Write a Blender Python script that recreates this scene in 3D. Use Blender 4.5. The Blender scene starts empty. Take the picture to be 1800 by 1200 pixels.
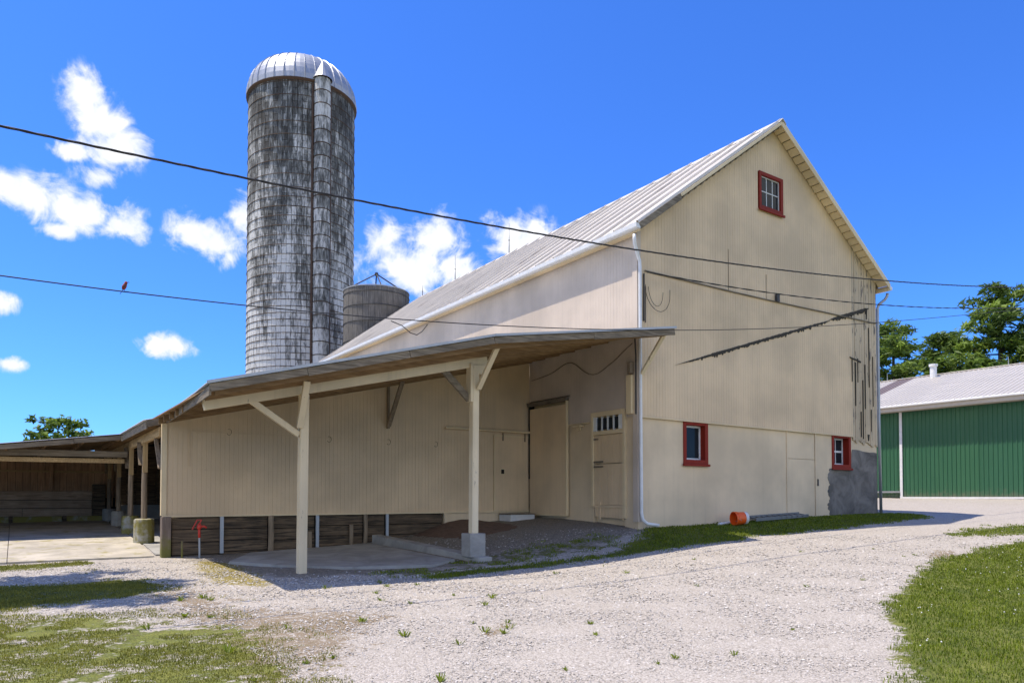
import bpy, math, random
import numpy as np
from mathutils import Vector, Matrix, Quaternion

random.seed(7)
rng = np.random.default_rng(7)
SC = bpy.context.scene
COL = SC.collection

# ------------------------------------------------------------------ camera
EYE = 1.55
PITCH = math.radians(1.5)
YAW = math.radians(34.5)
CAM = Vector((-12.212, -12.477, EYE))
cd = bpy.data.cameras.new("camera")
cd.sensor_width = 36.0
cd.lens = 36.0 * 1272.0 / 1800.0
cd.shift_y = (838.69 - 600.0) / 1800.0
cd.clip_end = 3000.0
cam = bpy.data.objects.new("camera", cd)
cam.location = CAM
cam.rotation_euler = (math.radians(90) + PITCH, 0, -YAW)
COL.objects.link(cam)
SC.camera = cam

# ------------------------------------------------------------------ sun, sky, exposure
SUN_DIR = Vector((-0.33, 0.22, 1.0)).normalized()
sl = bpy.data.lights.new("sun", 'SUN')
sl.energy = 3.6
sl.angle = math.radians(0.5)
sl.color = (1.0, 0.90, 0.76)
sun = bpy.data.objects.new("sun", sl)
sun.rotation_euler = SUN_DIR.to_track_quat('Z', 'Y').to_euler()
sun.location = (0, 0, 60)
COL.objects.link(sun)

SC.view_settings.view_transform = 'Standard'
SC.view_settings.look = 'None'
SC.view_settings.exposure = 0.80
SC.view_settings.gamma = 1.0
SC.view_settings.use_curve_mapping = False

CLOUDS = [(0.063,0.451,0.027,0.023),(0.083,0.426,0.031,0.026),(0.089,0.395,0.034,0.021),(0.052,0.390,0.022,0.009),(0.103,0.407,0.028,0.021),(0.079,0.368,0.023,0.013),
          (0.008,0.334,0.048,0.021),(0.059,0.328,0.051,0.023),(0.098,0.320,0.025,0.017),(0.039,0.304,0.017,0.009),
          (0.183,0.324,0.025,0.019),(0.210,0.316,0.036,0.023),(0.244,0.347,0.018,0.025),(0.228,0.300,0.014,0.015),
          (0.426,0.336,0.028,0.025),(0.495,0.342,0.038,0.029),(0.464,0.302,0.067,0.029),(0.523,0.307,0.032,0.020),
          (0.606,0.346,0.038,0.028),(0.638,0.352,0.027,0.017),(0.153,0.186,0.026,0.012),(-0.019,0.215,0.017,0.012),(-0.008,0.149,0.014,0.008)]


class NT:
    """small helper to write node trees tersely"""
    def __init__(self, tree):
        self.t = tree
        self.n = tree.nodes
        self.l = tree.links

    def node(self, kind, **kw):
        nd = self.n.new(kind)
        for k, v in kw.items():
            setattr(nd, k, v)
        return nd

    def set(self, sock, v):
        if isinstance(v, bpy.types.NodeSocket):
            self.l.new(v, sock)
        elif v is not None:
            sock.default_value = v

    def math(self, op, a, b=None, c=None, clamp=False):
        nd = self.node('ShaderNodeMath', operation=op, use_clamp=clamp)
        self.set(nd.inputs[0], a)
        if b is not None: self.set(nd.inputs[1], b)
        if c is not None: self.set(nd.inputs[2], c)
        return nd.outputs[0]

    def vmath(self, op, a, b=None):
        nd = self.node('ShaderNodeVectorMath', operation=op)
        self.set(nd.inputs[0], a)
        if b is not None: self.set(nd.inputs[1], b)
        return nd.outputs['Value'] if op in ('LENGTH', 'DOT_PRODUCT') else nd.outputs[0]

    def noise(self, vec, scale, detail=4.0, rough=0.55, dist=0.0):
        nd = self.node('ShaderNodeTexNoise')
        self.set(nd.inputs['Vector'], vec)
        nd.inputs['Scale'].default_value = scale
        nd.inputs['Detail'].default_value = detail
        nd.inputs['Roughness'].default_value = rough
        nd.inputs['Distortion'].default_value = dist
        return nd.outputs['Fac']

    def voronoi(self, vec, scale, feature='F1'):
        nd = self.node('ShaderNodeTexVoronoi', feature=feature)
        self.set(nd.inputs['Vector'], vec)
        nd.inputs['Scale'].default_value = scale
        return nd

    def mapping(self, vec, scale=(1, 1, 1), rot=(0, 0, 0), loc=(0, 0, 0)):
        nd = self.node('ShaderNodeMapping')
        self.set(nd.inputs['Vector'], vec)
        nd.inputs['Scale'].default_value = scale
        nd.inputs['Rotation'].default_value = rot
        nd.inputs['Location'].default_value = loc
        return nd.outputs[0]

    def ramp(self, fac, stops, interp='LINEAR'):
        nd = self.node('ShaderNodeValToRGB')
        self.set(nd.inputs[0], fac)
        cr = nd.color_ramp
        cr.interpolation = interp
        while len(cr.elements) < len(stops):
            cr.elements.new(0.5)
        for e, (p, c) in zip(cr.elements, stops):
            e.position = p
            if not isinstance(c, (tuple, list)): c = (c, c, c)
            e.color = (c[0], c[1], c[2], 1)
        return nd.outputs[0]

    def mix(self, fac, a, b, mode='MIX'):
        nd = self.node('ShaderNodeMix', data_type='RGBA', blend_type=mode)
        self.set(nd.inputs[0], fac)
        for s, v in ((nd.inputs[6], a), (nd.inputs[7], b)):
            if isinstance(v, (tuple, list)): v = (v[0], v[1], v[2], 1)
            self.set(s, v)
        return nd.outputs[2]

    def smooth(self, v, lo, hi):
        nd = self.node('ShaderNodeMapRange', interpolation_type='SMOOTHSTEP')
        self.set(nd.inputs[0], v)
        nd.inputs[1].default_value = lo
        nd.inputs[2].default_value = hi
        nd.inputs[3].default_value = 0
        nd.inputs[4].default_value = 1
        return nd.outputs[0]


world = bpy.data.worlds.new("World")
SC.world = world
world.use_nodes = True
wt = NT(world.node_tree)
wt.n.clear()
sky = wt.node('ShaderNodeTexSky', sky_type='NISHITA')
sky.sun_disc = False
sky.sun_elevation = math.asin(SUN_DIR.z)
sky.sun_rotation = math.atan2(SUN_DIR.x, SUN_DIR.y)
sky.altitude = 200
sky.air_density = 1.0
sky.dust_density = 0.4
sky.ozone_density = 2.0
azure = wt.mix(1.0, sky.outputs[0], (0.215, 0.47, 0.98), 'MULTIPLY')
bg = wt.node('ShaderNodeBackground')
wt.set(bg.inputs[0], azure)
bg.inputs[1].default_value = 0.15
gen = wt.node('ShaderNodeTexCoord').outputs['Generated']
dirn = wt.vmath('NORMALIZE', gen)
sep = wt.node('ShaderNodeSeparateXYZ')
wt.set(sep.inputs[0], dirn)
az = wt.math('ARCTAN2', sep.outputs[0], sep.outputs[1])
el = wt.math('ARCSINE', sep.outputs[2])
cmb = wt.node('ShaderNodeCombineXYZ')
wt.set(cmb.inputs[0], az)
wt.set(cmb.inputs[1], el)
best = None
below = None
for (a, e, ra, re) in CLOUDS:
    q = wt.vmath('SUBTRACT', cmb.outputs[0], (a, e, 0))
    q = wt.vmath('MULTIPLY', q, (1 / (ra * 1.38), 1 / (re * 1.38), 0))
    dd = wt.math('SUBTRACT', 1.0, wt.vmath('LENGTH', q))
    best = dd if best is None else wt.math('SMOOTH_MAX', best, dd, 0.15)
# unseen cumulus added outside the frame, as neutral fill for the shaded walls
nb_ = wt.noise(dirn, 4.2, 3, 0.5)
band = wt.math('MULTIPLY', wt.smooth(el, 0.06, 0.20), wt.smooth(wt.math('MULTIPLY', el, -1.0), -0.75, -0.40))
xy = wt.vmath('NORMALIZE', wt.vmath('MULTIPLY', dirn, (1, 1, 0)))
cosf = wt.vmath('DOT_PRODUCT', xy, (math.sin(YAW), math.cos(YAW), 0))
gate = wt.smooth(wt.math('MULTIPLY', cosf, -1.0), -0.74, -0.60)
fill_clouds = wt.math('SUBTRACT', wt.math('MULTIPLY', wt.math('MULTIPLY', band, gate), wt.math('ADD', wt.math('MULTIPLY', wt.math('SUBTRACT', nb_, 0.5), 5.0), 1.6)), 0.55)
best = wt.math('MAXIMUM', best, fill_clouds)
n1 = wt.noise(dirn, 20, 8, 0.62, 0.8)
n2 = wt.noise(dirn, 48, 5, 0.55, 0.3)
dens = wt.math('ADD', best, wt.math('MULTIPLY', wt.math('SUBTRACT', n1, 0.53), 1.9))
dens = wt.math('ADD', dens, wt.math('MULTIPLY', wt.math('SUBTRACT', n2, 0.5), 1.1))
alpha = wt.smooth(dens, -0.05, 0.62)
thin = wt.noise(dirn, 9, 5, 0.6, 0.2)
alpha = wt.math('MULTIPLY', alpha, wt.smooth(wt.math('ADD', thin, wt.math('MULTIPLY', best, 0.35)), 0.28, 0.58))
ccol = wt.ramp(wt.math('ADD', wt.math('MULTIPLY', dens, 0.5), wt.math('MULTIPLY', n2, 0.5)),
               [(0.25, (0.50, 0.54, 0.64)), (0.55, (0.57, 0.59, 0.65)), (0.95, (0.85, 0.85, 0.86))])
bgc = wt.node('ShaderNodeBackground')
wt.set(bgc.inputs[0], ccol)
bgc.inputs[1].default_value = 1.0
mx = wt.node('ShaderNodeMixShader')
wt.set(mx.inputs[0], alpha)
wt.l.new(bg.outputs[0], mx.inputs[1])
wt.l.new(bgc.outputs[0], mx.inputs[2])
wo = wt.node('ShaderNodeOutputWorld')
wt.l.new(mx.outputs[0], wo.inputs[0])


# ------------------------------------------------------------------ materials
def new_mat(name):
    m = bpy.data.materials.new(name)
    m.use_nodes = True
    t = NT(m.node_tree)
    t.n.clear()
    out = t.node('ShaderNodeOutputMaterial')
    p = t.node('ShaderNodeBsdfPrincipled')
    t.l.new(p.outputs[0], out.inputs[0])
    return m, t, p


def bump(t, p, h, strength=0.3, dist=0.01):
    b = t.node('ShaderNodeBump')
    b.inputs['Strength'].default_value = strength
    b.inputs['Distance'].default_value = dist
    t.set(b.inputs['Height'], h)
    t.l.new(b.outputs[0], p.inputs['Normal'])


def pos(t):
    return t.node('ShaderNodeNewGeometry').outputs['Position']


def objco(t):
    return t.node('ShaderNodeTexCoord').outputs['Object']


def rnd(t):
    return t.node('ShaderNodeObjectInfo').outputs['Random']


def mat_plain(name, c, rough=0.5, metal=0.0, var=0.12, scale=6.0, spec=0.5):
    m, t, p = new_mat(name)
    n = t.noise(pos(t), scale, 5, 0.6)
    col = t.mix(n, tuple(x * (1 - var * 2) for x in c), tuple(min(1, x * (1 + var)) for x in c))
    t.set(p.inputs['Base Color'], col)
    p.inputs['Roughness'].default_value = rough
    p.inputs['Metallic'].default_value = metal
    p.inputs['Specular IOR Level'].default_value = spec
    return m


CREAM = (0.765, 0.58, 0.36)


def mat_cream(name, base=CREAM, streak=0.28, peel=0.0):
    """old cream house paint: faint vertical runs, blotches, specks of worn-off paint"""
    m, t, p = new_mat(name)
    P = pos(t)
    n1 = t.noise(P, 0.55, 4, 0.55)
    st = t.noise(t.mapping(P, (6, 6, 0.25)), 1.6, 4, 0.6)
    fine = t.noise(P, 22, 4, 0.6)
    dark = tuple(x * 0.80 for x in base)
    lite = tuple(min(1, x * 1.07) for x in base)
    c = t.mix(t.smooth(n1, 0.3, 0.7), dark, lite)
    bd = t.noise(t.mapping(P, (9.5, 9.5, 0.04)), 1.0, 2, 0.5)
    c = t.mix(t.math('MULTIPLY', t.smooth(bd, 0.45, 0.75), 0.22), c, tuple(x * 0.84 for x in base))
    c = t.mix(t.math('MULTIPLY', t.smooth(st, 0.52, 0.8), streak), c, tuple(x * 0.62 for x in base))
    c = t.mix(t.math('MULTIPLY', t.smooth(fine, 0.66, 0.74), 0.35), c, tuple(x * 0.55 for x in base))
    if peel:
        pn = t.noise(t.mapping(P, (3, 3, 0.6)), 3.0, 6, 0.65)
        c = t.mix(t.smooth(pn, 0.70 - peel, 0.74 - peel), c, (0.16, 0.135, 0.11))
    t.set(p.inputs['Base Color'], c)
    p.inputs['Roughness'].default_value = 0.62
    bump(t, p, t.math('ADD', fine, t.math('MULTIPLY', st, 0.6)), 0.25, 0.004)
    return m


def mat_wood(name, c1, c2, axis='x', rough=0.85, green=0.0):
    m, t, p = new_mat(name)
    o = objco(t)
    P = pos(t)
    sc = {'x': (1.2, 18, 18), 'y': (18, 1.2, 18), 'z': (18, 18, 1.2)}[axis]
    off = t.math('MULTIPLY', rnd(t), 37.0)
    cb = t.node('ShaderNodeCombineXYZ')
    for i in range(3): t.set(cb.inputs[i], off)
    v = t.vmath('ADD', t.mapping(P, sc), cb.outputs[0])
    g = t.noise(v, 1.4, 6, 0.65, 0.6)
    b = t.noise(P, 1.6, 4, 0.6)
    c = t.mix(t.smooth(g, 0.3, 0.72), c1, c2)
    c = t.mix(t.math('MULTIPLY', t.smooth(b, 0.35, 0.75), 0.45), c, tuple(x * 0.5 for x in c1))
    c = t.mix(t.math('MULTIPLY', t.math('SUBTRACT', rnd(t), 0.3), 0.5, clamp=True), c, tuple(x * 0.55 for x in c2))
    if green:
        sp = t.node('ShaderNodeSeparateXYZ')
        t.set(sp.inputs[0], P)
        gz = t.math('ADD', t.math('MULTIPLY', sp.outputs[2], -1.3), t.math('ADD', t.math('MULTIPLY', t.noise(P, 7, 5), 1.2), 0.85))
        c = t.mix(t.math('MULTIPLY', t.smooth(gz, 0.35, 1.0), green), c, (0.13, 0.13, 0.02))
    t.set(p.inputs['Base Color'], c)
    p.inputs['Roughness'].default_value = rough
    bump(t, p, g, 0.45, 0.006)
    return m


def mat_concrete(name, c=(0.36, 0.35, 0.32), moss=0.0):
    m, t, p = new_mat(name)
    P = pos(t)
    n = t.noise(P, 1.5, 6, 0.66, 0.6)
    f = t.noise(P, 30, 4, 0.6)
    col = t.mix(t.smooth(n, 0.3, 0.7), tuple(x * (0.5 if 'render' in name else 0.68) for x in c), tuple(min(1, x * (1.5 if 'render' in name else 1.15)) for x in c))
    col = t.mix(t.math('MULTIPLY', f, 0.35), col, tuple(x * 0.6 for x in c))
    if moss:
        mn = t.noise(P, 2.3, 5, 0.65)
        col = t.mix(t.math('MULTIPLY', t.smooth(mn, 0.60 - 0.30 * moss, 0.78 - 0.30 * moss), 0.9), col, (0.22, 0.19, 0.025))
    t.set(p.inputs['Base Color'], col)
    p.inputs['Roughness'].default_value = 0.88
    bump(t, p, t.math('ADD', f, n), 0.3, 0.006)
    return m


def mat_roof(name, c=(0.72, 0.67, 0.59), rust=0.42, axis=0):
    m, t, p = new_mat(name)
    P = pos(t)
    st = t.noise(t.mapping(P, (0.4, 5, 0.4) if axis == 0 else (5, 0.4, 0.4)), 1.5, 5, 0.6)
    n = t.noise(P, 0.5, 5, 0.6)
    col = t.mix(t.smooth(st, 0.3, 0.75), c, tuple(x * 0.78 for x in c))
    col = t.mix(t.math('MULTIPLY', rnd(t), 0.3), col, tuple(x * 0.72 for x in c))
    rs = t.smooth(t.math('ADD', t.math('MULTIPLY', st, 0.6), t.math('MULTIPLY', n, 0.55)), 0.62, 0.80)
    col = t.mix(t.math('MULTIPLY', rs, rust), col, (0.20, 0.14, 0.10))
    t.set(p.inputs['Base Color'], col)
    p.inputs['Roughness'].default_value = 0.45
    p.inputs['Metallic'].default_value = 0.15
    bump(t, p, t.noise(P, 3, 3), 0.08, 0.02)
    return m


M = {}
M['cream'] = mat_cream('cream_paint')
M['cream_trim'] = mat_cream('cream_trim', (0.79, 0.63, 0.385), 0.25)
M['cream_post'] = mat_cream('cream_post_paint', (0.76, 0.64, 0.43), 0.4, 0.035)
M['stucco'] = mat_cream('cream_stucco', (0.745, 0.59, 0.385), 0.25)
M['cream_lit'] = mat_cream('sunlit_cream_paint', (0.62, 0.52, 0.42), 0.22)  # same cream paint, with its washed-out sunlit look put into the colour
M['weathered_cream'] = mat_cream('peeling_cream_paint', (0.60, 0.47, 0.30), 1.0, 0.12)
M['white'] = mat_plain('white_paint', (0.74, 0.74, 0.72), 0.45)
M['white_metal'] = mat_plain('white_gutter', (0.78, 0.78, 0.77), 0.35)
M['red'] = mat_plain('barn_red_paint', (0.25, 0.022, 0.010), 0.6, spec=0.2)
M['red_bright'] = mat_plain('hydrant_red', (0.55, 0.04, 0.025), 0.4)
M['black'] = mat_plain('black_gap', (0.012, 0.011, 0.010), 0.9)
M['cable'] = mat_plain('black_cable', (0.018, 0.017, 0.017), 0.6)
M['tar'] = mat_plain('tar_scar', (0.055, 0.048, 0.035), 0.9, var=0.3, scale=30)
M['galv'] = mat_plain('galvanised_steel', (0.42, 0.435, 0.45), 0.45, 0.6)
M['steel_dark'] = mat_plain('dark_steel', (0.06, 0.06, 0.062), 0.6, 0.3)
M['rust'] = mat_plain('rusty_iron', (0.10, 0.06, 0.04), 0.8, 0.2)
M['alu'] = mat_plain('aluminium', (0.20, 0.205, 0.20), 0.5, 0.4)
M['roof'] = mat_roof('painted_metal_roof')
M['roof_lean'] = mat_roof('galvanised_corrugated_roof', (0.52, 0.53, 0.55), 0.45, axis=1)
M['roof_shed'] = mat_roof('machine_shed_roof_metal', (0.53, 0.495, 0.44), 0.15, axis=1)
M['wood_grey_x'] = mat_wood('grey_weathered_wood_x', (0.11, 0.085, 0.055), (0.32, 0.265, 0.19), 'x')
M['wood_grey_y'] = mat_wood('grey_weathered_wood_y', (0.11, 0.085, 0.055), (0.32, 0.265, 0.19), 'y')
M['wood_grey_z'] = mat_wood('grey_weathered_wood_z', (0.19, 0.14, 0.09), (0.40, 0.31, 0.21), 'z')
M['wood_moss_z'] = mat_wood('mossy_wood_post', (0.15, 0.11, 0.085), (0.30, 0.23, 0.18), 'z', green=0.9)
M['wood_brown_x'] = mat_wood('brown_rafter_wood_x', (0.20, 0.115, 0.05), (0.42, 0.27, 0.13), 'x')
M['wood_brown_y'] = mat_wood('brown_rafter_wood_y', (0.20, 0.115, 0.05), (0.42, 0.27, 0.13), 'y')
M['wood_tan_y'] = mat_wood('tan_plank_y', (0.36, 0.24, 0.11), (0.60, 0.44, 0.23), 'y')
M['wood_tan_z'] = mat_wood('tan_plank_z', (0.36, 0.24, 0.11), (0.60, 0.44, 0.23), 'z')
M['wood_dark_x'] = mat_wood('dark_tarred_plank', (0.018, 0.014, 0.010), (0.23, 0.16, 0.095), 'x')
M['wood_barn_x'] = mat_wood('barn_plank_x', (0.36, 0.235, 0.15), (0.70, 0.52, 0.36), 'x')
M['wood_barn_z'] = mat_wood('barn_board_z', (0.34, 0.19, 0.105), (0.60, 0.38, 0.225), 'z')
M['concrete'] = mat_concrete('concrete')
M['concrete_moss'] = mat_concrete('mossy_concrete', (0.40, 0.385, 0.33), 0.9)
M['concrete_yard'] = mat_concrete('yard_concrete', (0.47, 0.425, 0.34), 0.25)
M['concrete_dark'] = mat_concrete('bare_dark_render', (0.175, 0.16, 0.14))
def mat_green():
    m, t, p = new_mat('green_ribbed_metal')
    P = pos(t)
    n = t.noise(t.mapping(P, (1, 1, 0.3)), 1.4, 5, 0.6)
    c = t.mix(n, (0.030, 0.115, 0.052), (0.048, 0.155, 0.075))
    c = t.mix(t.math('MULTIPLY', rnd(t), 0.35), c, (0.022, 0.10, 0.058))
    sp = t.node('ShaderNodeSeparateXYZ')
    t.set(sp.inputs[0], P)
    d = t.math('ADD', t.math('MULTIPLY', sp.outputs[2], -1.6), t.math('ADD', t.math('MULTIPLY', t.noise(P, 5, 4), 1.4), 2.6))
    c = t.mix(t.math('MULTIPLY', t.smooth(d, 0.3, 1.0), 0.5), c, (0.20, 0.17, 0.12))
    t.set(p.inputs['Base Color'], c)
    p.inputs['Roughness'].default_value = 0.42
    return m


M['green_metal'] = mat_green()
M['shed_trim'] = mat_plain('shed_cream_trim', (0.56, 0.50, 0.42), 0.5)
M['translucent'] = mat_plain('aged_rooflight_sheet', (0.17, 0.13, 0.12), 0.5)
M['orange'] = mat_plain('orange_plastic', (0.90, 0.13, 0.015), 0.4, var=0.06)
M['dirt_brown'] = mat_plain('brown_dirt', (0.17, 0.105, 0.07), 0.95, var=0.35, scale=9)
M['bird'] = mat_plain('rusty_red_feathers', (0.22, 0.035, 0.03), 0.8)
M['bird_dark'] = mat_plain('brown_feathers', (0.07, 0.045, 0.035), 0.8)


def mat_glass():
    m, t, p = new_mat('dark_window_glass')
    n = t.noise(pos(t), 1.3, 3)
    t.set(p.inputs['Base Color'], t.mix(n, (0.010, 0.014, 0.018), (0.028, 0.034, 0.04)))
    p.inputs['Roughness'].default_value = 0.06
    p.inputs['Specular IOR Level'].default_value = 0.12
    bump(t, p, t.noise(pos(t), 2.0, 2), 0.05, 0.02)
    return m


M['glass'] = mat_glass()


def mat_silo(name, dome=False):
    """old concrete staves: grey, blackened by algae in places, chalky white bloom on others"""
    m, t, p = new_mat(name)
    P = pos(t)
    at = t.node('ShaderNodeAttribute', attribute_name='tint').outputs['Fac']
    r = t.math('FRACT', t.math('ADD', at, rnd(t)))
    sp = t.node('ShaderNodeSeparateXYZ')
    t.set(sp.inputs[0], P)
    hz = t.math('DIVIDE', sp.outputs[2], 26.0)
    big = t.noise(t.mapping(P, (1, 1, 0.35)), 0.9, 5, 0.6)
    fine = t.noise(t.mapping(P, (2.6, 2.6, 0.55)), 3.2, 6, 0.72, 0.5)
    v = t.math('ADD', t.math('MULTIPLY', r, 0.15), t.math('ADD', t.math('MULTIPLY', big, 0.85), t.math('MULTIPLY', fine, 1.0)))
    v = t.math('SUBTRACT', v, 0.055)
    v = t.math('SUBTRACT', t.math('ADD', v, -0.005 - (0.02 if dome else 0)), t.math('MULTIPLY', hz, 0.40 if not dome else 0.27))
    v = t.math('ADD', t.math('MULTIPLY', t.math('SUBTRACT', v, 0.66), 1.55), 0.67)
    c = t.ramp(v, [(0.30, (0.040, 0.036, 0.030)), (0.52, (0.088, 0.088, 0.083)), (0.68, (0.19, 0.195, 0.185)), (0.80, (0.38, 0.375, 0.36)), (0.95, (0.60, 0.60, 0.58))])
    t.set(p.inputs['Base Color'], c)
    p.inputs['Roughness'].default_value = 0.85
    bump(t, p, fine, 0.25, 0.01)
    return m


M['silo'] = mat_silo('weathered_concrete_stave')
M['chute'] = mat_silo('chalky_chute_concrete', True)
M['bin'] = mat_wood('grey_bin_stave', (0.085, 0.078, 0.07), (0.21, 0.195, 0.175), 'z')


def mat_leaf(name, c1, c2):
    m, t, p = new_mat(name)
    at = t.node('ShaderNodeAttribute', attribute_name='tint').outputs['Fac']
    t.set(p.inputs['Base Color'], t.mix(at, c1, c2))
    p.inputs['Roughness'].default_value = 0.55
    p.inputs['Specular IOR Level'].default_value = 0.3
    out = [n for n in t.n if n.type == 'OUTPUT_MATERIAL'][0]
    tr = t.node('ShaderNodeBsdfTranslucent')
    t.set(tr.inputs[0], t.mix(at, tuple(x * 1.2 for x in c1), tuple(x * 1.5 for x in c2)))
    mxs = t.node('ShaderNodeMixShader')
    mxs.inputs[0].default_value = 0.3
    t.l.new(p.outputs[0], mxs.inputs[1])
    t.l.new(tr.outputs[0], mxs.inputs[2])
    t.l.new(mxs.outputs[0], out.inputs[0])
    return m


M['needles'] = mat_leaf('pine_needles', (0.035, 0.070, 0.014), (0.21, 0.30, 0.045))
M['leaves'] = mat_leaf('broad_leaves', (0.045, 0.085, 0.016), (0.20, 0.29, 0.045))
M['grass'] = mat_leaf('grass_blades', (0.070, 0.110, 0.006), (0.235, 0.285, 0.018))
M['grass_yellow'] = mat_leaf('short_yellow_grass', (0.105, 0.115, 0.014), (0.32, 0.31, 0.05))
M['straw'] = mat_leaf('moss_and_straw', (0.15, 0.11, 0.02), (0.38, 0.32, 0.06))
M['bark'] = mat_wood('bark', (0.05, 0.038, 0.03), (0.14, 0.11, 0.085), 'z')


def mat_stone():
    m, t, p = new_mat('gravel_stone')
    at = t.node('ShaderNodeAttribute', attribute_name='tint').outputs['Fac']
    t.set(p.inputs['Base Color'], t.ramp(at, [(0.0, (0.22, 0.20, 0.17)), (0.35, (0.39, 0.36, 0.32)), (0.8, (0.50, 0.465, 0.425)), (1.0, (0.59, 0.56, 0.52))]))
    p.inputs['Roughness'].default_value = 0.85
    return m


M['stone'] = mat_stone()


def mat_ground():
    m, t, p = new_mat('gravel_and_turf_ground')
    P = pos(t)
    a = t.node('ShaderNodeAttribute', attribute_name='cover')
    sp = t.node('ShaderNodeSeparateColor')
    t.set(sp.inputs[0], a.outputs['Color'])
    vor = t.voronoi(P, 58)
    vor2 = t.voronoi(P, 120)
    cell = t.node('ShaderNodeSeparateColor')
    t.set(cell.inputs[0], vor.outputs['Color'])
    n = t.noise(P, 0.45, 5, 0.6)
    nm = t.noise(P, 3.0, 5, 0.65)
    nf = t.noise(P, 14.0, 5, 0.65)
    g = t.ramp(t.math('ADD', t.math('MULTIPLY', cell.outputs[0], 0.62), t.math('MULTIPLY', nf, 0.38)),
               [(0.12, (0.26, 0.235, 0.20)), (0.40, (0.40, 0.365, 0.32)), (0.70, (0.49, 0.45, 0.40)), (0.95, (0.57, 0.53, 0.48))])
    g = t.mix(t.math('MULTIPLY', t.smooth(n, 0.45, 0.72), 0.22), g, (0.33, 0.295, 0.25))
    gap = t.smooth(vor.outputs['Distance'], 0.42, 0.72)
    g = t.mix(t.math('MULTIPLY', gap, 0.40), g, (0.17, 0.14, 0.11))
    # scattered brown debris patches
    deb = t.smooth(t.math('ADD', nm, t.math('MULTIPLY', nf, 0.35)), 0.80, 0.92)
    g = t.mix(t.math('MULTIPLY', deb, 0.5), g, (0.16, 0.115, 0.065))
    tan = t.smooth(t.math('ADD', sp.outputs[2], t.math('MULTIPLY', t.math('SUBTRACT', t.math('ADD', t.math('MULTIPLY', nm, .5), t.math('MULTIPLY', nf, .5)), 0.5), 2.6)), 0.52, 0.80)
    g = t.mix(t.math('MULTIPLY', tan, 0.75), g, (0.17, 0.12, 0.06))
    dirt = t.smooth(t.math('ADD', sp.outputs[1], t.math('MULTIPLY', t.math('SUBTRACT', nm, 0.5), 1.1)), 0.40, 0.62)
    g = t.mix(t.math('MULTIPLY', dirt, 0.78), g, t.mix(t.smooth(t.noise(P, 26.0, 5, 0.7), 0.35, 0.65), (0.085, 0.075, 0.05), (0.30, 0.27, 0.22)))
    ms = t.smooth(t.math('ADD', a.outputs['Alpha'], t.math('MULTIPLY', t.math('SUBTRACT', t.math('ADD', t.math('MULTIPLY', nm, .5), t.math('MULTIPLY', nf, .5)), 0.5), 2.4)), 0.35, 0.70)
    g = t.mix(t.math('MULTIPLY', ms, 0.85), g, t.mix(nf, (0.11, 0.085, 0.012), (0.33, 0.27, 0.05)))
    tn = t.mix(t.smooth(nm, 0.35, 0.7), (0.085, 0.11, 0.016), (0.20, 0.21, 0.045))
    nq = t.noise(P, 55.0, 4, 0.7)
    tn = t.mix(t.smooth(nf, 0.5, 0.8), tn, (0.14, 0.105, 0.05))
    tn = t.mix(t.smooth(nq, 0.45, 0.65), tn, (0.05, 0.06, 0.015))
    gr = t.smooth(t.math('ADD', sp.outputs[0], t.math('MULTIPLY', t.math('SUBTRACT', t.math('ADD', t.math('MULTIPLY', nm, .6), t.math('MULTIPLY', nf, .4)), 0.5), 2.9)), 0.45, 0.68)
    g = t.mix(gr, g, tn)
    t.set(p.inputs['Base Color'], g)
    p.inputs['Roughness'].default_value = 0.92
    p.inputs['Specular IOR Level'].default_value = 0.25
    h = t.math('ADD', t.math('MULTIPLY', vor.outputs['Distance'], -1.0), t.math('ADD', t.math('MULTIPLY', vor2.outputs['Distance'], -0.4), t.math('MULTIPLY', nf, 0.7)))
    bump(t, p, h, 0.6, 0.013)
    return m


M['ground'] = mat_ground()


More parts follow.
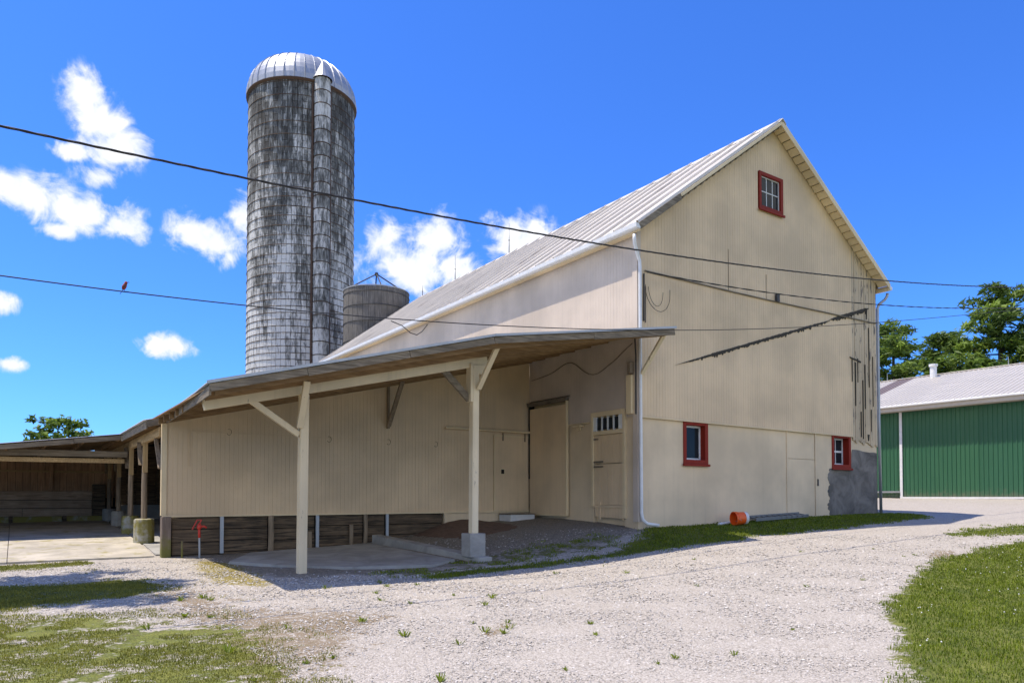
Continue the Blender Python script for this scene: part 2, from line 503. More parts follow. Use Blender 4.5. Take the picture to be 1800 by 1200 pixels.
# ------------------------------------------------------------------ object helpers
class MB:
    """collects faces; build() links them as one mesh object under a parent"""
    def __init__(self):
        self.v, self.f = [], []

    def add(self, vs, fs):
        o = len(self.v)
        self.v.extend([tuple(p) for p in vs])
        self.f.extend([tuple(i + o for i in f) for f in fs])
        return self

    def box(self, x0, x1, y0, y1, z0, z1):
        x0, x1 = min(x0, x1), max(x0, x1)
        y0, y1 = min(y0, y1), max(y0, y1)
        z0, z1 = min(z0, z1), max(z0, z1)
        return self.add([(x0, y0, z0), (x1, y0, z0), (x1, y1, z0), (x0, y1, z0), (x0, y0, z1), (x1, y0, z1), (x1, y1, z1), (x0, y1, z1)],
                        [(0, 3, 2, 1), (4, 5, 6, 7), (0, 1, 5, 4), (1, 2, 6, 5), (2, 3, 7, 6), (3, 0, 4, 7)])

    def bar(self, p, q, w, h, up=(0, 0, 1)):
        """box from p to q, w across, h along up; the line p-q is its axis"""
        p, q = Vector(p), Vector(q)
        d = (q - p).normalized()
        s = d.cross(Vector(up))
        if s.length < 1e-4: s = d.cross(Vector((1, 0, 0)))
        s.normalize()
        u = s.cross(d).normalized()
        a, b = s * w / 2, u * h / 2
        vs = [p - a - b, p + a - b, p + a + b, p - a + b, q - a - b, q + a - b, q + a + b, q - a + b]
        return self.add(vs, [(0, 1, 2, 3), (7, 6, 5, 4), (0, 4, 5, 1), (1, 5, 6, 2), (2, 6, 7, 3), (3, 7, 4, 0)])

    def hexa(self, bot, top):
        """bot and top: four matching corners each"""
        return self.add(list(bot) + list(top), [(0, 3, 2, 1), (4, 5, 6, 7), (0, 1, 5, 4), (1, 2, 6, 5), (2, 3, 7, 6), (3, 0, 4, 7)])

    def tube(self, pts, r, n=8, cap=True):
        pts = [Vector(p) for p in pts]
        rr = r if isinstance(r, (list, tuple)) else [r] * len(pts)
        rings = []
        ref = None
        for i, p in enumerate(pts):
            d = (pts[min(i + 1, len(pts) - 1)] - pts[max(i - 1, 0)]).normalized()
            if ref is None:
                ref = d.orthogonal().normalized()
            ref = (ref - d * ref.dot(d))
            if ref.length < 1e-5: ref = d.orthogonal()
            ref.normalize()
            b = d.cross(ref)
            rings.append([p + (ref * math.cos(2 * math.pi * k / n) + b * math.sin(2 * math.pi * k / n)) * rr[i] for k in range(n)])
        vs = [q for r_ in rings for q in r_]
        fs = []
        for i in range(len(pts) - 1):
            for k in range(n):
                k2 = (k + 1) % n
                fs.append((i * n + k, i * n + k2, (i + 1) * n + k2, (i + 1) * n + k))
        if cap:
            fs.append(tuple(range(n - 1, -1, -1)))
            fs.append(tuple((len(pts) - 1) * n + k for k in range(n)))
        return self.add(vs, fs)

    def lathe(self, prof, c=(0, 0, 0), n=24, a0=0.0, a1=2 * math.pi):
        full = abs(a1 - a0 - 2 * math.pi) < 1e-6
        cnt = n if full else n + 1
        vs = []
        for (r, z) in prof:
            for k in range(cnt):
                a = a0 + (a1 - a0) * k / n
                vs.append((c[0] + r * math.cos(a), c[1] + r * math.sin(a), c[2] + z))
        fs = []
        for i in range(len(prof) - 1):
            for k in range(n):
                k2 = (k + 1) % cnt if full else k + 1
                fs.append((i * cnt + k, i * cnt + k2, (i + 1) * cnt + k2, (i + 1) * cnt + k))
        return self.add(vs, fs)

    def build(self, name, mat, parent=None, smooth=False, bevel=0.0, solid=0.0, origin=None):
        me = bpy.data.meshes.new(name)
        o = Vector(origin) if origin is not None else (Vector(parent['_w']) if parent is not None else Vector((0, 0, 0)))
        me.from_pydata([(p[0] - o.x, p[1] - o.y, p[2] - o.z) for p in self.v], [], self.f)
        me.update()
        me.materials.append(mat)
        if smooth:
            for p in me.polygons: p.use_smooth = True
        ob = bpy.data.objects.new(name, me)
        COL.objects.link(ob)
        ob['_w'] = o[:]
        if parent is not None:
            ob.parent = parent
            ob.location = o - Vector(parent['_w'])
        else:
            ob.location = o
        if bevel:
            md = ob.modifiers.new('bevel', 'BEVEL')
            md.width = bevel
            md.segments = 1
            md.limit_method = 'ANGLE'
        if solid:
            md = ob.modifiers.new('thickness', 'SOLIDIFY')
            md.thickness = solid
            md.offset = -1
        return ob


def tag(o, label=None, cat=None, group=None, kind=None):
    if label: o['label'] = label
    if cat: o['category'] = cat
    if group: o['group'] = group
    if kind: o['kind'] = kind
    return o


def thing(name, label, cat, loc, group=None):
    o = bpy.data.objects.new(name, None)
    o.empty_display_size = 0.2
    COL.objects.link(o)
    o.location = loc
    o['_w'] = tuple(loc)
    return tag(o, label, cat, group)


def copy_part(src, parent, loc=None, rot=None):
    c = src.copy()
    COL.objects.link(c)
    c.parent = parent
    if loc is not None: c.location = loc
    if rot is not None: c.rotation_euler = rot
    return c


def face_attr(ob, name, vals):
    a = ob.data.attributes.new(name, 'FLOAT', 'FACE')
    a.data.foreach_set('value', np.asarray(vals, dtype=np.float32))


def np_mesh(name, V, F, mat, parent=None, tint=None, smooth=False, col=None):
    """fast mesh from arrays; F is (n,k) with one k"""
    me = bpy.data.meshes.new(name)
    V = np.asarray(V, np.float32)
    F = np.asarray(F, np.int32)
    n, k = F.shape
    me.vertices.add(len(V))
    me.vertices.foreach_set('co', V.ravel())
    me.loops.add(n * k)
    me.loops.foreach_set('vertex_index', F.ravel())
    me.polygons.add(n)
    me.polygons.foreach_set('loop_start', np.arange(0, n * k, k, dtype=np.int32))
    me.polygons.foreach_set('loop_total', np.full(n, k, np.int32))
    me.update(calc_edges=True)
    me.materials.append(mat)
    me.polygons.foreach_set('use_smooth', np.full(n, bool(smooth)))
    if tint is not None:
        a = me.attributes.new('tint', 'FLOAT', 'FACE')
        a.data.foreach_set('value', np.asarray(tint, np.float32))
    if col is not None:
        a = me.color_attributes.new('cover', 'FLOAT_COLOR', 'POINT')
        a.data.foreach_set('color', np.asarray(col, np.float32).ravel())
    ob = bpy.data.objects.new(name, me)
    COL.objects.link(ob)
    if parent is not None:
        ob.parent = parent
    ob['_w'] = (0, 0, 0) if parent is None else tuple(parent['_w'])
    return ob


def ribbed(mb, axis, plane, sgn, a0, a1, zb, zt, pitch=0.095, gw=0.012, gd=0.008, holes=(), jit=0.0015):
    """boards with recessed joints; sgn: outward side of the plane"""
    def pt(a, o, z):
        return (a, plane + sgn * o, z) if axis == 'x' else (plane + sgn * o, a, z)
    n = max(1, int(round((a1 - a0) / pitch)))
    pw = (a1 - a0) / n
    for i in range(n):
        e0 = a0 + i * pw
        e1 = e0 + pw
        gk = 2.0 if random.random() < 0.06 else 1.0
        m0 = e0 + gw * gk / 2
        m1 = e1 - gw / 2
        mid = (e0 + e1) / 2
        spans = [(None, None)]
        for (h0, h1, hz0, hz1) in holes:
            if h0 < mid < h1:
                spans = [(None, hz0), (hz1, None)]
        j = random.uniform(-jit, jit)
        for (lo, hi) in spans:
            def zl(a): return zb(a) if lo is None else lo
            def zh(a): return zt(a) if hi is None else hi
            if zh(mid) - zl(mid) < 0.01: continue
            cols = [(e0, -gd), (m0, -gd), (m0, j), (m1, j), (m1, -gd), (e1, -gd)]
            vs = []
            for (a, o) in cols: vs.append(pt(a, o, zl(a)))
            for (a, o) in cols: vs.append(pt(a, o, max(zh(a), zl(a) + 0.001)))
            k = len(cols)
            fs = [(q, q + 1, k + q + 1, k + q) for q in range(k - 1)]
            mb.add(vs, fs)
    return mb


# ------------------------------------------------------------------ terrain
CP = np.array([(-12.2,-12.5,0),(-6,-12,0),(0,-12,.05),(6,-12,.12),(-18,-10,0),(-22,0,.15),
(-8.1,0,.22),(-4.6,0,.26),(-9.6,4.3,.25),(-7,4.3,.3),(-4.5,4.3,.45),(-2.6,4.3,.72),(-1.5,4.3,.85),(0,4.3,.95),(0,2,.92),(0,0,.77),(2,0,.82),(5,0,.92),(10.5,0,1.0),
(-9.2,-2,.17),(-5,-2,.2),(-2,-1.5,.42),(0,-2.3,.5),(3,-2.4,.62),(6,-2.5,.75),(13,-2,.95),(14,2,1.1),(16,5,1.25),(22,5,1.46),(22,0,1.42),(22,-8,1.3),(14,-8,.6),(8,-7,.4),(3,-6,.28),(-2,-6,.15),(-8,-5,.1),
(-9.65,6.8,.43),(-9.65,9.3,.54),(-9.65,12,.66),(-14,4.5,.25),(-13,9,.5),(-13,15,.7),(-14,-3,.1),(-4,8,.6),(-4,14,.75),(5,10,1.0),(10.5,20,1.2),(22,20,1.5),(30,30,1.6),(0,30,1.2),(-15,30,1.0),(-30,15,.5),(30,-20,.8),(0,-30,0),(-30,-25,-.1),(34,0,1.5)], float)
_n = len(CP)


def _phi(r2): return np.where(r2 > 1e-9, 0.5 * r2 * np.log(np.maximum(r2, 1e-9)), 0.0)


_A = np.zeros((_n + 3, _n + 3))
_A[:_n, :_n] = _phi(((CP[:, None, :2] - CP[None, :, :2]) ** 2).sum(-1)) + np.eye(_n) * 0.4
_A[:_n, _n] = 1
_A[:_n, _n + 1:] = CP[:, :2]
_A[_n, :_n] = 1
_A[_n + 1:, :_n] = CP[:, :2].T
_b = np.zeros(_n + 3)
_b[:_n] = CP[:, 2]
_W = np.linalg.solve(_A, _b)


def terrain(x, y):
    x = np.asarray(x, float)
    y = np.asarray(y, float)
    xc = np.clip(x, -30, 34)
    yc = np.clip(y, -30, 32)
    z = _W[_n] + _W[_n + 1] * xc + _W[_n + 2] * yc
    for i in range(_n):
        z = z + _W[i] * _phi((xc - CP[i, 0]) ** 2 + (yc - CP[i, 1]) ** 2)
    return z


def gz(x, y): return float(terrain(x, y))


def inpoly(X, Y, poly):
    r = np.zeros(X.shape, bool)
    n = len(poly)
    for i in range(n):
        x0, y0 = poly[i]
        x1, y1 = poly[(i + 1) % n]
        c = (y0 > Y) != (y1 > Y)
        with np.errstate(divide='ignore', invalid='ignore'):
            xs = (x1 - x0) * (Y - y0) / (y1 - y0 + 1e-12) + x0
        r ^= c & (X < xs)
    return r


POLY = dict(
 lawn_right=[(-3.2,-7.6),(-1.86,-7.05),(-0.7,-6.67),(0.96,-6.04),(2.63,-5.54),(3.85,-5.53),(5.39,-5.38),(6.59,-5.42),(7.63,-5.5),(20,-6),(20,-20),(-3,-16),(-6.6,-11.2),(-6.92,-9.95),(-6.06,-9.36),(-5.19,-8.82),(-4.38,-8.46)],
 lawn_right2=[(6.0,-3.98),(8.15,-3.68),(9.87,-3.79),(13.5,-4.1),(12,-5.2),(8.63,-5.3),(7.56,-4.7),(6.21,-4.51)],
 lawn_left=[(-20,-0.9),(-13.43,-1.5),(-12.0,-2.3),(-11.47,-2.22),(-10.93,-2.41),(-11.19,-3.24),(-10.5,-3.6),(-9.9,-4.3),(-9.9,-5.1),(-10.3,-5.5),(-10.05,-6.1),(-9.95,-6.6),(-10.57,-7.41),(-11,-9),(-20,-9)],
 lawn_shade=[(-20,1.9),(-13.42,1.5),(-11.94,0.91),(-11.27,0.8),(-10.58,1.18),(-10.3,-0.36),(-10.68,-1.42),(-11.22,-1.33),(-11.99,-1.6),(-13.12,-1.5),(-20,-1.2)],
 slab_edge=[(-20,4.2),(-13.1,4.23),(-11.88,4.18),(-10.87,4.24),(-10.88,3.78),(-11.9,3.39),(-13.03,3.2),(-20,3.2)],
 gable_strip=[(-2.22,-1.75),(-0.42,-0.57),(0.3,0.1),(6.07,0.1),(10.69,0.1),(11.85,-0.74),(10.49,-1.73),(5.33,-2.24),(2.11,-2.05),(-0.47,-1.81)],
 canopy_moss=[(-7.26,-0.28),(-5.23,0.53),(-4.03,0.27),(-2.51,0.3),(-0.67,0.1),(-1.74,-1.41),(-3.83,-1.25),(-5.2,-1.37),(-7.1,-1.81)],
 edge=[(-6.37,-1.49),(-5.08,-1.27),(-3.41,-1.43),(-1.16,-1.66),(1.33,-1.87),(1.14,-2.2),(-1.51,-2.05),(-3.69,-1.87),(-5.41,-1.8),(-6.64,-1.95)],
 moss=[(-9.25,3.62),(-8.71,2.6),(-9.0,-1.6),(-9.34,-1.3),(-9.74,-0.39),(-9.5,1.85)],
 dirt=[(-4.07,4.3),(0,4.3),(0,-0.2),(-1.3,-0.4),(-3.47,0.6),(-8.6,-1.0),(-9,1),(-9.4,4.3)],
 tan=[(-10.04,0.74),(-9.45,-3.51),(-7.99,-3.66),(-8.6,-5.0),(-10.0,-6.78),(-10.3,-7.5),(-11.3,-7.0),(-11.07,-3.86),(-11.0,-0.5)],
 bare=[(-1.0,-9.3),(1.8,-8.2),(4.0,-8.0),(3.0,-9.6),(0.0,-10.4)],
 rust1=[(-8.37,-6.07),(-7.68,-5.54),(-7.5,-5.67),(-8.1,-6.25)],
 rust2=[(3.21,-5.0),(4.64,-4.9),(3.3,-5.84),(2.3,-5.6)])

STEP = 0.11
gx = np.arange(-22, 24.001, STEP)
gy = np.arange(-13.5, 9.001, STEP)
GX, GY = np.meshgrid(gx, gy, indexing='ij')


def blur(a, k):
    for ax in (0, 1):
        s = np.zeros_like(a)
        for d in range(-k, k + 1):
            s += np.roll(a, d, ax)
        a = s / (2 * k + 1)
    return a


def pm(name, k=3): return blur(inpoly(GX, GY, POLY[name]).astype(float), k)


grass_m = np.clip(pm('lawn_right', 2) + 0.75 * pm('lawn_right2', 3) + 0.70 * pm('lawn_left', 6) + 0.85 * pm('lawn_shade', 3) + 0.9 * pm('slab_edge', 2) + 0.9 * pm('gable_strip', 2) + 0.50 * pm('canopy_moss', 3) + 0.7 * pm('edge', 1) + 0.25 * pm('moss', 2), 0, 1)
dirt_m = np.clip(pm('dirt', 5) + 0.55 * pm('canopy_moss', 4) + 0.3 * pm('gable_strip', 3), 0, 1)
tan_m = np.clip(0.82 * pm('tan', 6) + 0.9 * pm('rust1', 1) + 0.85 * pm('rust2', 2) + 0.8 * pm('bare', 3), 0, 1)
moss_m = np.clip(pm('moss', 2), 0, 1)
# far / unlisted ground beside the drive is turf
far_m = blur(((GY < -9.0) & (GX > 3)).astype(float), 6)
grass_m = np.clip(grass_m + far_m - 0.75 * pm('bare', 3), 0, 1)


def samp(mask, x, y):
    i = np.clip(((x - gx[0]) / STEP).astype(int), 0, len(gx) - 1)
    j = np.clip(((y - gy[0]) / STEP).astype(int), 0, len(gy) - 1)
    r = mask[i, j]
    out = (x < gx[0]) | (x > gx[-1]) | (y < gy[0]) | (y > gy[-1])
    return np.where(out, 0.0, r)


def build_ground():
    # one sheet, fine near the camera and coarse towards the horizon
    def axis_pts(fine):
        lo = [fine[0] - d for d in (1, 3, 6, 12, 25, 50, 120, 300, 700)][::-1]
        hi = [fine[-1] + d for d in (1, 3, 6, 12, 25, 50, 120, 300, 700)]
        return np.array(lo + list(fine) + hi)
    ax, ay = axis_pts(gx), axis_pts(gy)
    X, Y = np.meshgrid(ax, ay, indexing='ij')
    Z = terrain(X, Y)
    bumpy = 0.004 * np.sin(X * 3.1 + 1.3 * np.sin(Y * 2.3)) + 0.003 * np.sin(Y * 4.7 + X * 1.9) + 0.002 * rng.standard_normal(X.shape)
    near = (X > gx[0]) & (X < gx[-1]) & (Y > gy[0]) & (Y < gy[-1])
    Z = Z + np.where(near, bumpy, 0)
    g = samp(grass_m, X, Y)
    outm = ~near
    g = np.where(outm & ((np.abs(X) > 40) | (np.abs(Y) > 36) | (Y < -14)), 1.0, g)
    d = np.where(near, samp(dirt_m, X, Y), 0)
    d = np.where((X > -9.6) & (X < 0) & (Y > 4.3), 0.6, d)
    tn = np.where(near, samp(tan_m, X, Y), 0)
    mo = np.where(near, samp(moss_m, X, Y), 0)
    col = np.stack([g, d, tn, mo], -1).reshape(-1, 4)
    V = np.stack([X, Y, Z], -1).reshape(-1, 3)
    nx, ny = len(ax), len(ay)
    I = np.arange(nx * ny).reshape(nx, ny)
    F = np.stack([I[:-1, :-1], I[1:, :-1], I[1:, 1:], I[:-1, 1:]], -1).reshape(-1, 4)
    cx = V[F].mean(1)
    gm = g.reshape(-1)[F].mean(1)
    dm = d.reshape(-1)[F].mean(1)
    # the drive: gravel faces in front of the barn; the rest is the ground
    drive = (gm < 0.45) & (dm < 0.5) & (cx[:, 0] > -11.5) & (cx[:, 0] < 23) & (cx[:, 1] < 8) & (cx[:, 1] > -14) & ~((cx[:, 0] > -9.6) & (cx[:, 0] < 10.5) & (cx[:, 1] > 0))
    for nm, sel in (('gravel_drive', drive), ('ground', ~drive)):
        f = F[sel]
        used, inv = np.unique(f.ravel(), return_inverse=True)
        ob = np_mesh(nm, V[used], inv.reshape(f.shape), M['ground'], None, None, True, col[used])
        ob['kind'] = 'structure'
        ob['label'] = 'pale gravel driveway curving past the barn' if nm == 'gravel_drive' else 'worn ground with turf and bare dirt around the farm buildings'


build_ground()


def in_view(x, y, margin=0.08):
    dx, dy = x - CAM.x, y - CAM.y
    dep = dx * math.sin(YAW) + dy * math.cos(YAW)
    lat = dx * math.cos(YAW) - dy * math.sin(YAW)
    return (dep > 3.5) & (np.abs(lat) < dep * (900 / 1272 + margin)), dep


# concrete slabs, as solid slabs proud of the soil
def slab(name, poly, up, thick, mat, label, res=0.5):
    xs = [p[0] for p in poly]
    ys = [p[1] for p in poly]
    mb = MB()
    n = len(poly)
    top = [(p[0], p[1], gz(*p) + up) for p in poly]
    bot = [(p[0], p[1], gz(*p) + up - thick) for p in poly]
    mb.add(top + bot, [tuple(range(n))] + [(i, n + i, n + (i + 1) % n, (i + 1) % n) for i in range(n)])
    ob = mb.build(name, mat)
    tag(ob, label, kind='structure')
    return ob


def grid_slab(name, x0, x1, y0, y1, nx, ny, up, gap, mat, label, inside=None):
    """cast slab panels that follow the fall of the ground, joints left open"""
    mb = MB()
    for i in range(nx):
        for j in range(ny):
            a0, a1 = x0 + (x1 - x0) * i / nx + gap, x0 + (x1 - x0) * (i + 1) / nx - gap
            b0, b1 = y0 + (y1 - y0) * j / ny + gap, y0 + (y1 - y0) * (j + 1) / ny - gap
            K = 3
            vs, fs = [], []
            for p in range(K + 1):
                for q in range(K + 1):
                    x, y = a0 + (a1 - a0) * p / K, b0 + (b1 - b0) * q / K
                    vs.append((x, y, gz(x, y) + up))
            for p in range(K):
                for q in range(K):
                    fs.append((p * (K + 1) + q, (p + 1) * (K + 1) + q, (p + 1) * (K + 1) + q + 1, p * (K + 1) + q + 1))
            mb.add(vs, fs)
    ob = mb.build(name, mat, solid=0.14)
    return tag(ob, label, kind='structure')


grid_slab('yard_slab', -20.0, -9.75, 4.45, 16.0, 4, 5, 0.035, 0.008, M['concrete_yard'], 'sunlit concrete yard slab in front of the open cattle shed')
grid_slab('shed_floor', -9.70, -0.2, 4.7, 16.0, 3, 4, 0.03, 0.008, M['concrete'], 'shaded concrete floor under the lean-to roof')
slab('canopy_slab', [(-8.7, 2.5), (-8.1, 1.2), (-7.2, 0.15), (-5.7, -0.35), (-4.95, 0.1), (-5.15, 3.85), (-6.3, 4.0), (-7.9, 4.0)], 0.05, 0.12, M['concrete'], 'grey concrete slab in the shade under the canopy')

# ------------------------------------------------------------------ barn
BW, BL = 10.55, 21.4
RX, RZ = 5.25, 12.0


def roof_z(x): return RZ - 0.735 * (RX - x) if x < RX else RZ - 0.655 * (x - RX)


def wall_top(x): return roof_z(x) - 0.10


barn = thing('barn', 'tall cream gabled barn with metal roof and red-framed windows', 'barn', (5.25, 0, 0.8))
SZ = 3.46          # bottom edge of the siding
# gable siding (front)
mb = MB()
GH = [(4.62, 5.66, 9.50, 10.53)]
ribbed(mb, 'x', -0.035, -1, 0.0, 9.15, lambda x: SZ - 0.006 * x, wall_top, 0.10, 0.007, 0.004, GH, 0.0010)
mb.build('gable_siding', M['cream'], barn)
mb = MB()
ribbed(mb, 'x', -0.035, -1, 9.15, BW, lambda x: SZ - 0.12 - 0.05 * (int(x * 7) % 3) - 0.12 * (x - 9.15), wall_top, 0.14, 0.016, 0.012, (), 0.008)
tag(mb.build('weathered_siding', M['weathered_cream'], barn), 'peeling grey streaked boards at the right corner of the gable')
# side siding (facing the drive) and the two walls the camera does not face
mb = MB()
ribbed(mb, 'y', -0.035, -1, 0.02, BL, lambda y: SZ, lambda y: wall_top(0) + 0.02, 0.11, 0.005, 0.002, [(2.62, 4.3, 0, 4.2), (0.4, 1.62, 0, 3.66)], 0.0006)
mb.build('side_siding', M['cream_lit'], barn)
mb = MB()
mb.box(BW - 0.02, BW + 0.03, 0.02, BL, 0.6, wall_top(BW) - 0.02)
mb.build('far_side_siding', M['cream'], barn)
mb = MB()
mb.add([(0, BL, 0.6), (BW, BL, 0.6), (BW, BL, wall_top(BW)), (RX, BL, wall_top(RX)), (0, BL, wall_top(0))], [(4, 3, 2, 1, 0)])
mb.build('rear_gable_siding', M['cream'], barn)
# interior backing so gaps read dark
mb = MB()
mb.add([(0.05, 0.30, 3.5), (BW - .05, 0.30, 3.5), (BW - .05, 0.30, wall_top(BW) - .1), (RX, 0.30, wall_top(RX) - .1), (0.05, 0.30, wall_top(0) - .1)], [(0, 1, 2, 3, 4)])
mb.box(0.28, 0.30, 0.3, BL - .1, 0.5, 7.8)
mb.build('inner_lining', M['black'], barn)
# masonry lower wall, with window and door openings
mb = MB()
WT = 0.32
w1 = (1.57, 2.46, 2.36, 3.44)
w2 = (8.05, 9.03, 2.40, 3.42)
dr = (5.82, 7.20, 0.80, 3.44)
xs = [0.0, w1[0], w1[1], dr[0], dr[1], w2[0], w2[1], BW]
mb.box(xs[0], xs[1], 0, WT, 0.4, SZ + 0.2)
mb.box(xs[1], xs[2], 0, WT, 0.4, w1[2])
mb.box(xs[1], xs[2], 0, WT, w1[3], SZ + 0.2)
mb.box(xs[2], xs[3], 0, WT, 0.4, SZ + 0.2)
mb.box(xs[4], xs[5], 0, WT, 0.4, SZ + 0.2)
mb.box(xs[5], xs[6], 0, WT, 0.4, w2[2])
mb.box(xs[5], xs[6], 0, WT, w2[3], SZ + 0.2)
mb.box(xs[6], xs[7], 0, WT, 0.4, SZ + 0.2)
mb.box(xs[3], xs[4], 0.03, WT, 0.4, SZ + 0.2)
mb.build('masonry_wall', M['stucco'], barn)
mb = MB()
mb.box(0, WT, WT, 0.45, 0.4, SZ + 0.2)
mb.box(0, WT, 1.58, 2.62, 0.4, SZ + 0.2)
mb.box(0.1, WT, 0.45, 1.58, 0.4, SZ + 0.2)
mb.box(0.1, WT, 2.62, 4.3, 0.4, 4.25)
mb.box(0, WT, 2.62, 4.3, 0.4, 1.08)
mb.box(0, WT, 4.3, BL, 0.4, SZ + 0.2)
mb.build('side_masonry_wall', M['stucco'], barn)
# sealed-up doorway between two seams
mb = MB()
mb.box(dr[0] + 0.025, dr[1] - 0.025, 0.004, 0.03, 0.86, 2.62)
mb.box(dr[0] + 0.025, dr[1] - 0.025, 0.006, 0.03, 2.632, 3.40)
mb.build('sealed_door', M['stucco'], barn, bevel=0.004)
for x in (dr[0] - 0.03, dr[1] - 0.03):
    mb = MB()
    mb.box(x, x + 0.05, -0.022, 0.0, 0.82, 3.42)
    mb.build('door_jamb', M['stucco'], barn, bevel=0.004)
# hasp by the sealed door
mb = MB()
mb.box(7.28, 7.33, -0.02, 0, 1.86, 2.06)
mb.build('hasp', M['steel_dark'], barn)
# bare dark render where the paint has come away
rr = random.Random(3)
left = [(7.80, 0.86)]
for i, z in enumerate(np.linspace(0.95, 2.38, 34)):
    left.append((7.85 + 0.05 * math.sin(i * 0.63) + 0.02 * math.sin(i * 2.1) + rr.uniform(-.022, .022), z))
left += [(8.06, 2.395), (9.08, 2.395), (9.10, 2.9)]
top = [(x, 3.0 - 0.05 * (x - 9.1) + rr.uniform(-.015, .015)) for x in np.linspace(9.14, BW + 0.008, 8)]
outl = left + top + [(BW + 0.008, 0.86)]
mb = MB()
n = len(outl)
mb.add([(x, -0.008, z) for x, z in outl] + [(x, 0.004, z) for x, z in outl], [tuple(range(n))] + [(i, n + i, n + (i + 1) % n, (i + 1) % n) for i in range(n)])
tag(mb.build('bare_render', M['concrete_dark'], barn), 'dark grey bare render patch below the right window')
mb = MB()
mb.box(BW - 0.002, BW + 0.008, 0.0, 1.2, 0.8, 3.0)
mb.build('bare_render', M['concrete_dark'], barn)
# thin lip at the foot of the siding, gable and side
mb = MB()
mb.bar((0.0, -0.045, SZ - 0.012), (9.14, -0.045, SZ - 0.067), 0.05, 0.03)
mb.build('siding_lip', M['cream_trim'], barn)
mb = MB()
mb.box(-0.055, -0.02, 1.7, 2.58, SZ - 0.03, SZ)
mb.build('siding_lip', M['cream_trim'], barn)
# corner boards
mb = MB()
mb.box(-0.055, 0.06, -0.062, -0.047, 0.95, 8.0)
mb.box(-0.066, -0.056, -0.062, 0.10, 0.95, 8.0)
mb.build('corner_board', M['cream_lit'], barn)


def window(name, x0, x1, z0, z1, yface, depth, jamb, cols, rows, label, halves=1, sash_w=0.045, casing=0.1):
    """red casing that lines the opening, white sash, dark panes, glazing bars"""
    mb = MB()
    yo, yi = yface - 0.03, yface + depth
    mb.box(x0, x0 + casing, yo, yi, z0, z1)
    mb.box(x1 - jamb, x1, yo, yi, z0, z1)
    mb.box(x0 + casing, x1 - jamb, yo, yi, z1 - casing, z1)
    mb.box(x0 + casing, x1 - jamb, yo, yi, z0, z0 + casing * 1.25)
    mb.box(x0 - 0.05, x1 + 0.02, yo - 0.05, yo, z0 - 0.04, z0 + 0.02)
    w = mb.build(name, M['red'], barn, bevel=0.006)
    w['label'] = label
    a0, a1, c0, c1 = x0 + casing, x1 - jamb, z0 + casing * 1.25, z1 - casing
    ys = yface + depth - 0.07
    mb = MB()
    mb.box(a0, a0 + sash_w, ys, ys + 0.045, c0, c1)
    mb.box(a1 - sash_w, a1, ys, ys + 0.045, c0, c1)
    mb.box(a0 + sash_w, a1 - sash_w, ys, ys + 0.045, c0, c0 + sash_w)
    mb.box(a0 + sash_w, a1 - sash_w, ys, ys + 0.045, c1 - sash_w, c1)
    mb.build('sash', M['white'], w)
    a0 += sash_w; a1 -= sash_w; c0 += sash_w; c1 -= sash_w
    for i in range(1, cols):
        x = a0 + (a1 - a0) * i / cols
        mb = MB(); mb.box(x - 0.012, x + 0.012, ys + 0.006, ys + 0.04, c0, c1)
        mb.build('muntin', M['white'], w)
    for j in range(1, rows):
        z = c0 + (c1 - c0) * j / rows
        h = 0.028 if halves == 2 and j == rows // 2 else 0.012
        mb = MB(); mb.box(a0, a1, ys + 0.003, ys + 0.043, z - h, z + h)
        mb.build('muntin', M['white'], w)
    for i in range(cols):
        for j in range(rows):
            mb = MB()
            mb.box(a0 + (a1 - a0) * i / cols, a0 + (a1 - a0) * (i + 1) / cols, ys + 0.018 + 0.001 * i, ys + 0.026 + 0.001 * i, c0 + (c1 - c0) * j / rows, c0 + (c1 - c0) * (j + 1) / rows)
            mb.build('pane', M['glass'], w)
    return w


window('window', 4.60, 5.68, 9.48, 10.55, -0.04, 0.10, 0.12, 3, 2, 'small red framed gable window with six panes', sash_w=0.03)
window('window', 1.56, 2.47, 2.35, 3.45, 0.0, 0.20, 0.12, 1, 1, 'red framed single pane window near the left corner', sash_w=0.05)
window('window', 8.04, 9.04, 2.39, 3.43, 0.0, 0.24, 0.12, 2, 2, 'red framed window with white sash beside the dark render', halves=2, sash_w=0.05)

# scar of a former roof line: ragged tarred strip running up the gable
segs = 150
for (p0, p1, wd) in (((1.25, 4.80), (7.95, 6.835), 0.045), ((7.9, 6.85), (10.1, 7.52), 0.055)):
    pr = None
    mb = MB()
    for i in range(segs + 1):
        f = i / segs
        x, z = p0[0] + (p1[0] - p0[0]) * f, p0[1] + (p1[1] - p0[1]) * f
        taper = min(1, f * 5, (1 - f) * 7 + 0.3)
        wv = wd * taper * rr.uniform(0.6, 1.25)
        dn = wv * rr.choice([1, 1, 1, 1.1, 1.3, 1.5, 2.1]) if 0.05 < f < 0.97 else wv
        cur = [(x, -0.052, z + wv * 0.7), (x, -0.052, z - dn)]
        if pr is not None:
            mb.hexa([pr[1], cur[1], (cur[1][0], -0.036, cur[1][2]), (pr[1][0], -0.036, pr[1][2])], [pr[0], cur[0], (cur[0][0], -0.036, cur[0][2]), (pr[0][0], -0.036, pr[0][2])])
        pr = cur
    tag(mb.build('roofline_scar', M['tar'], barn), 'dark ragged scar of a former roof line, ' + ('long lower stretch' if wd < 0.05 else 'short upper stretch'))
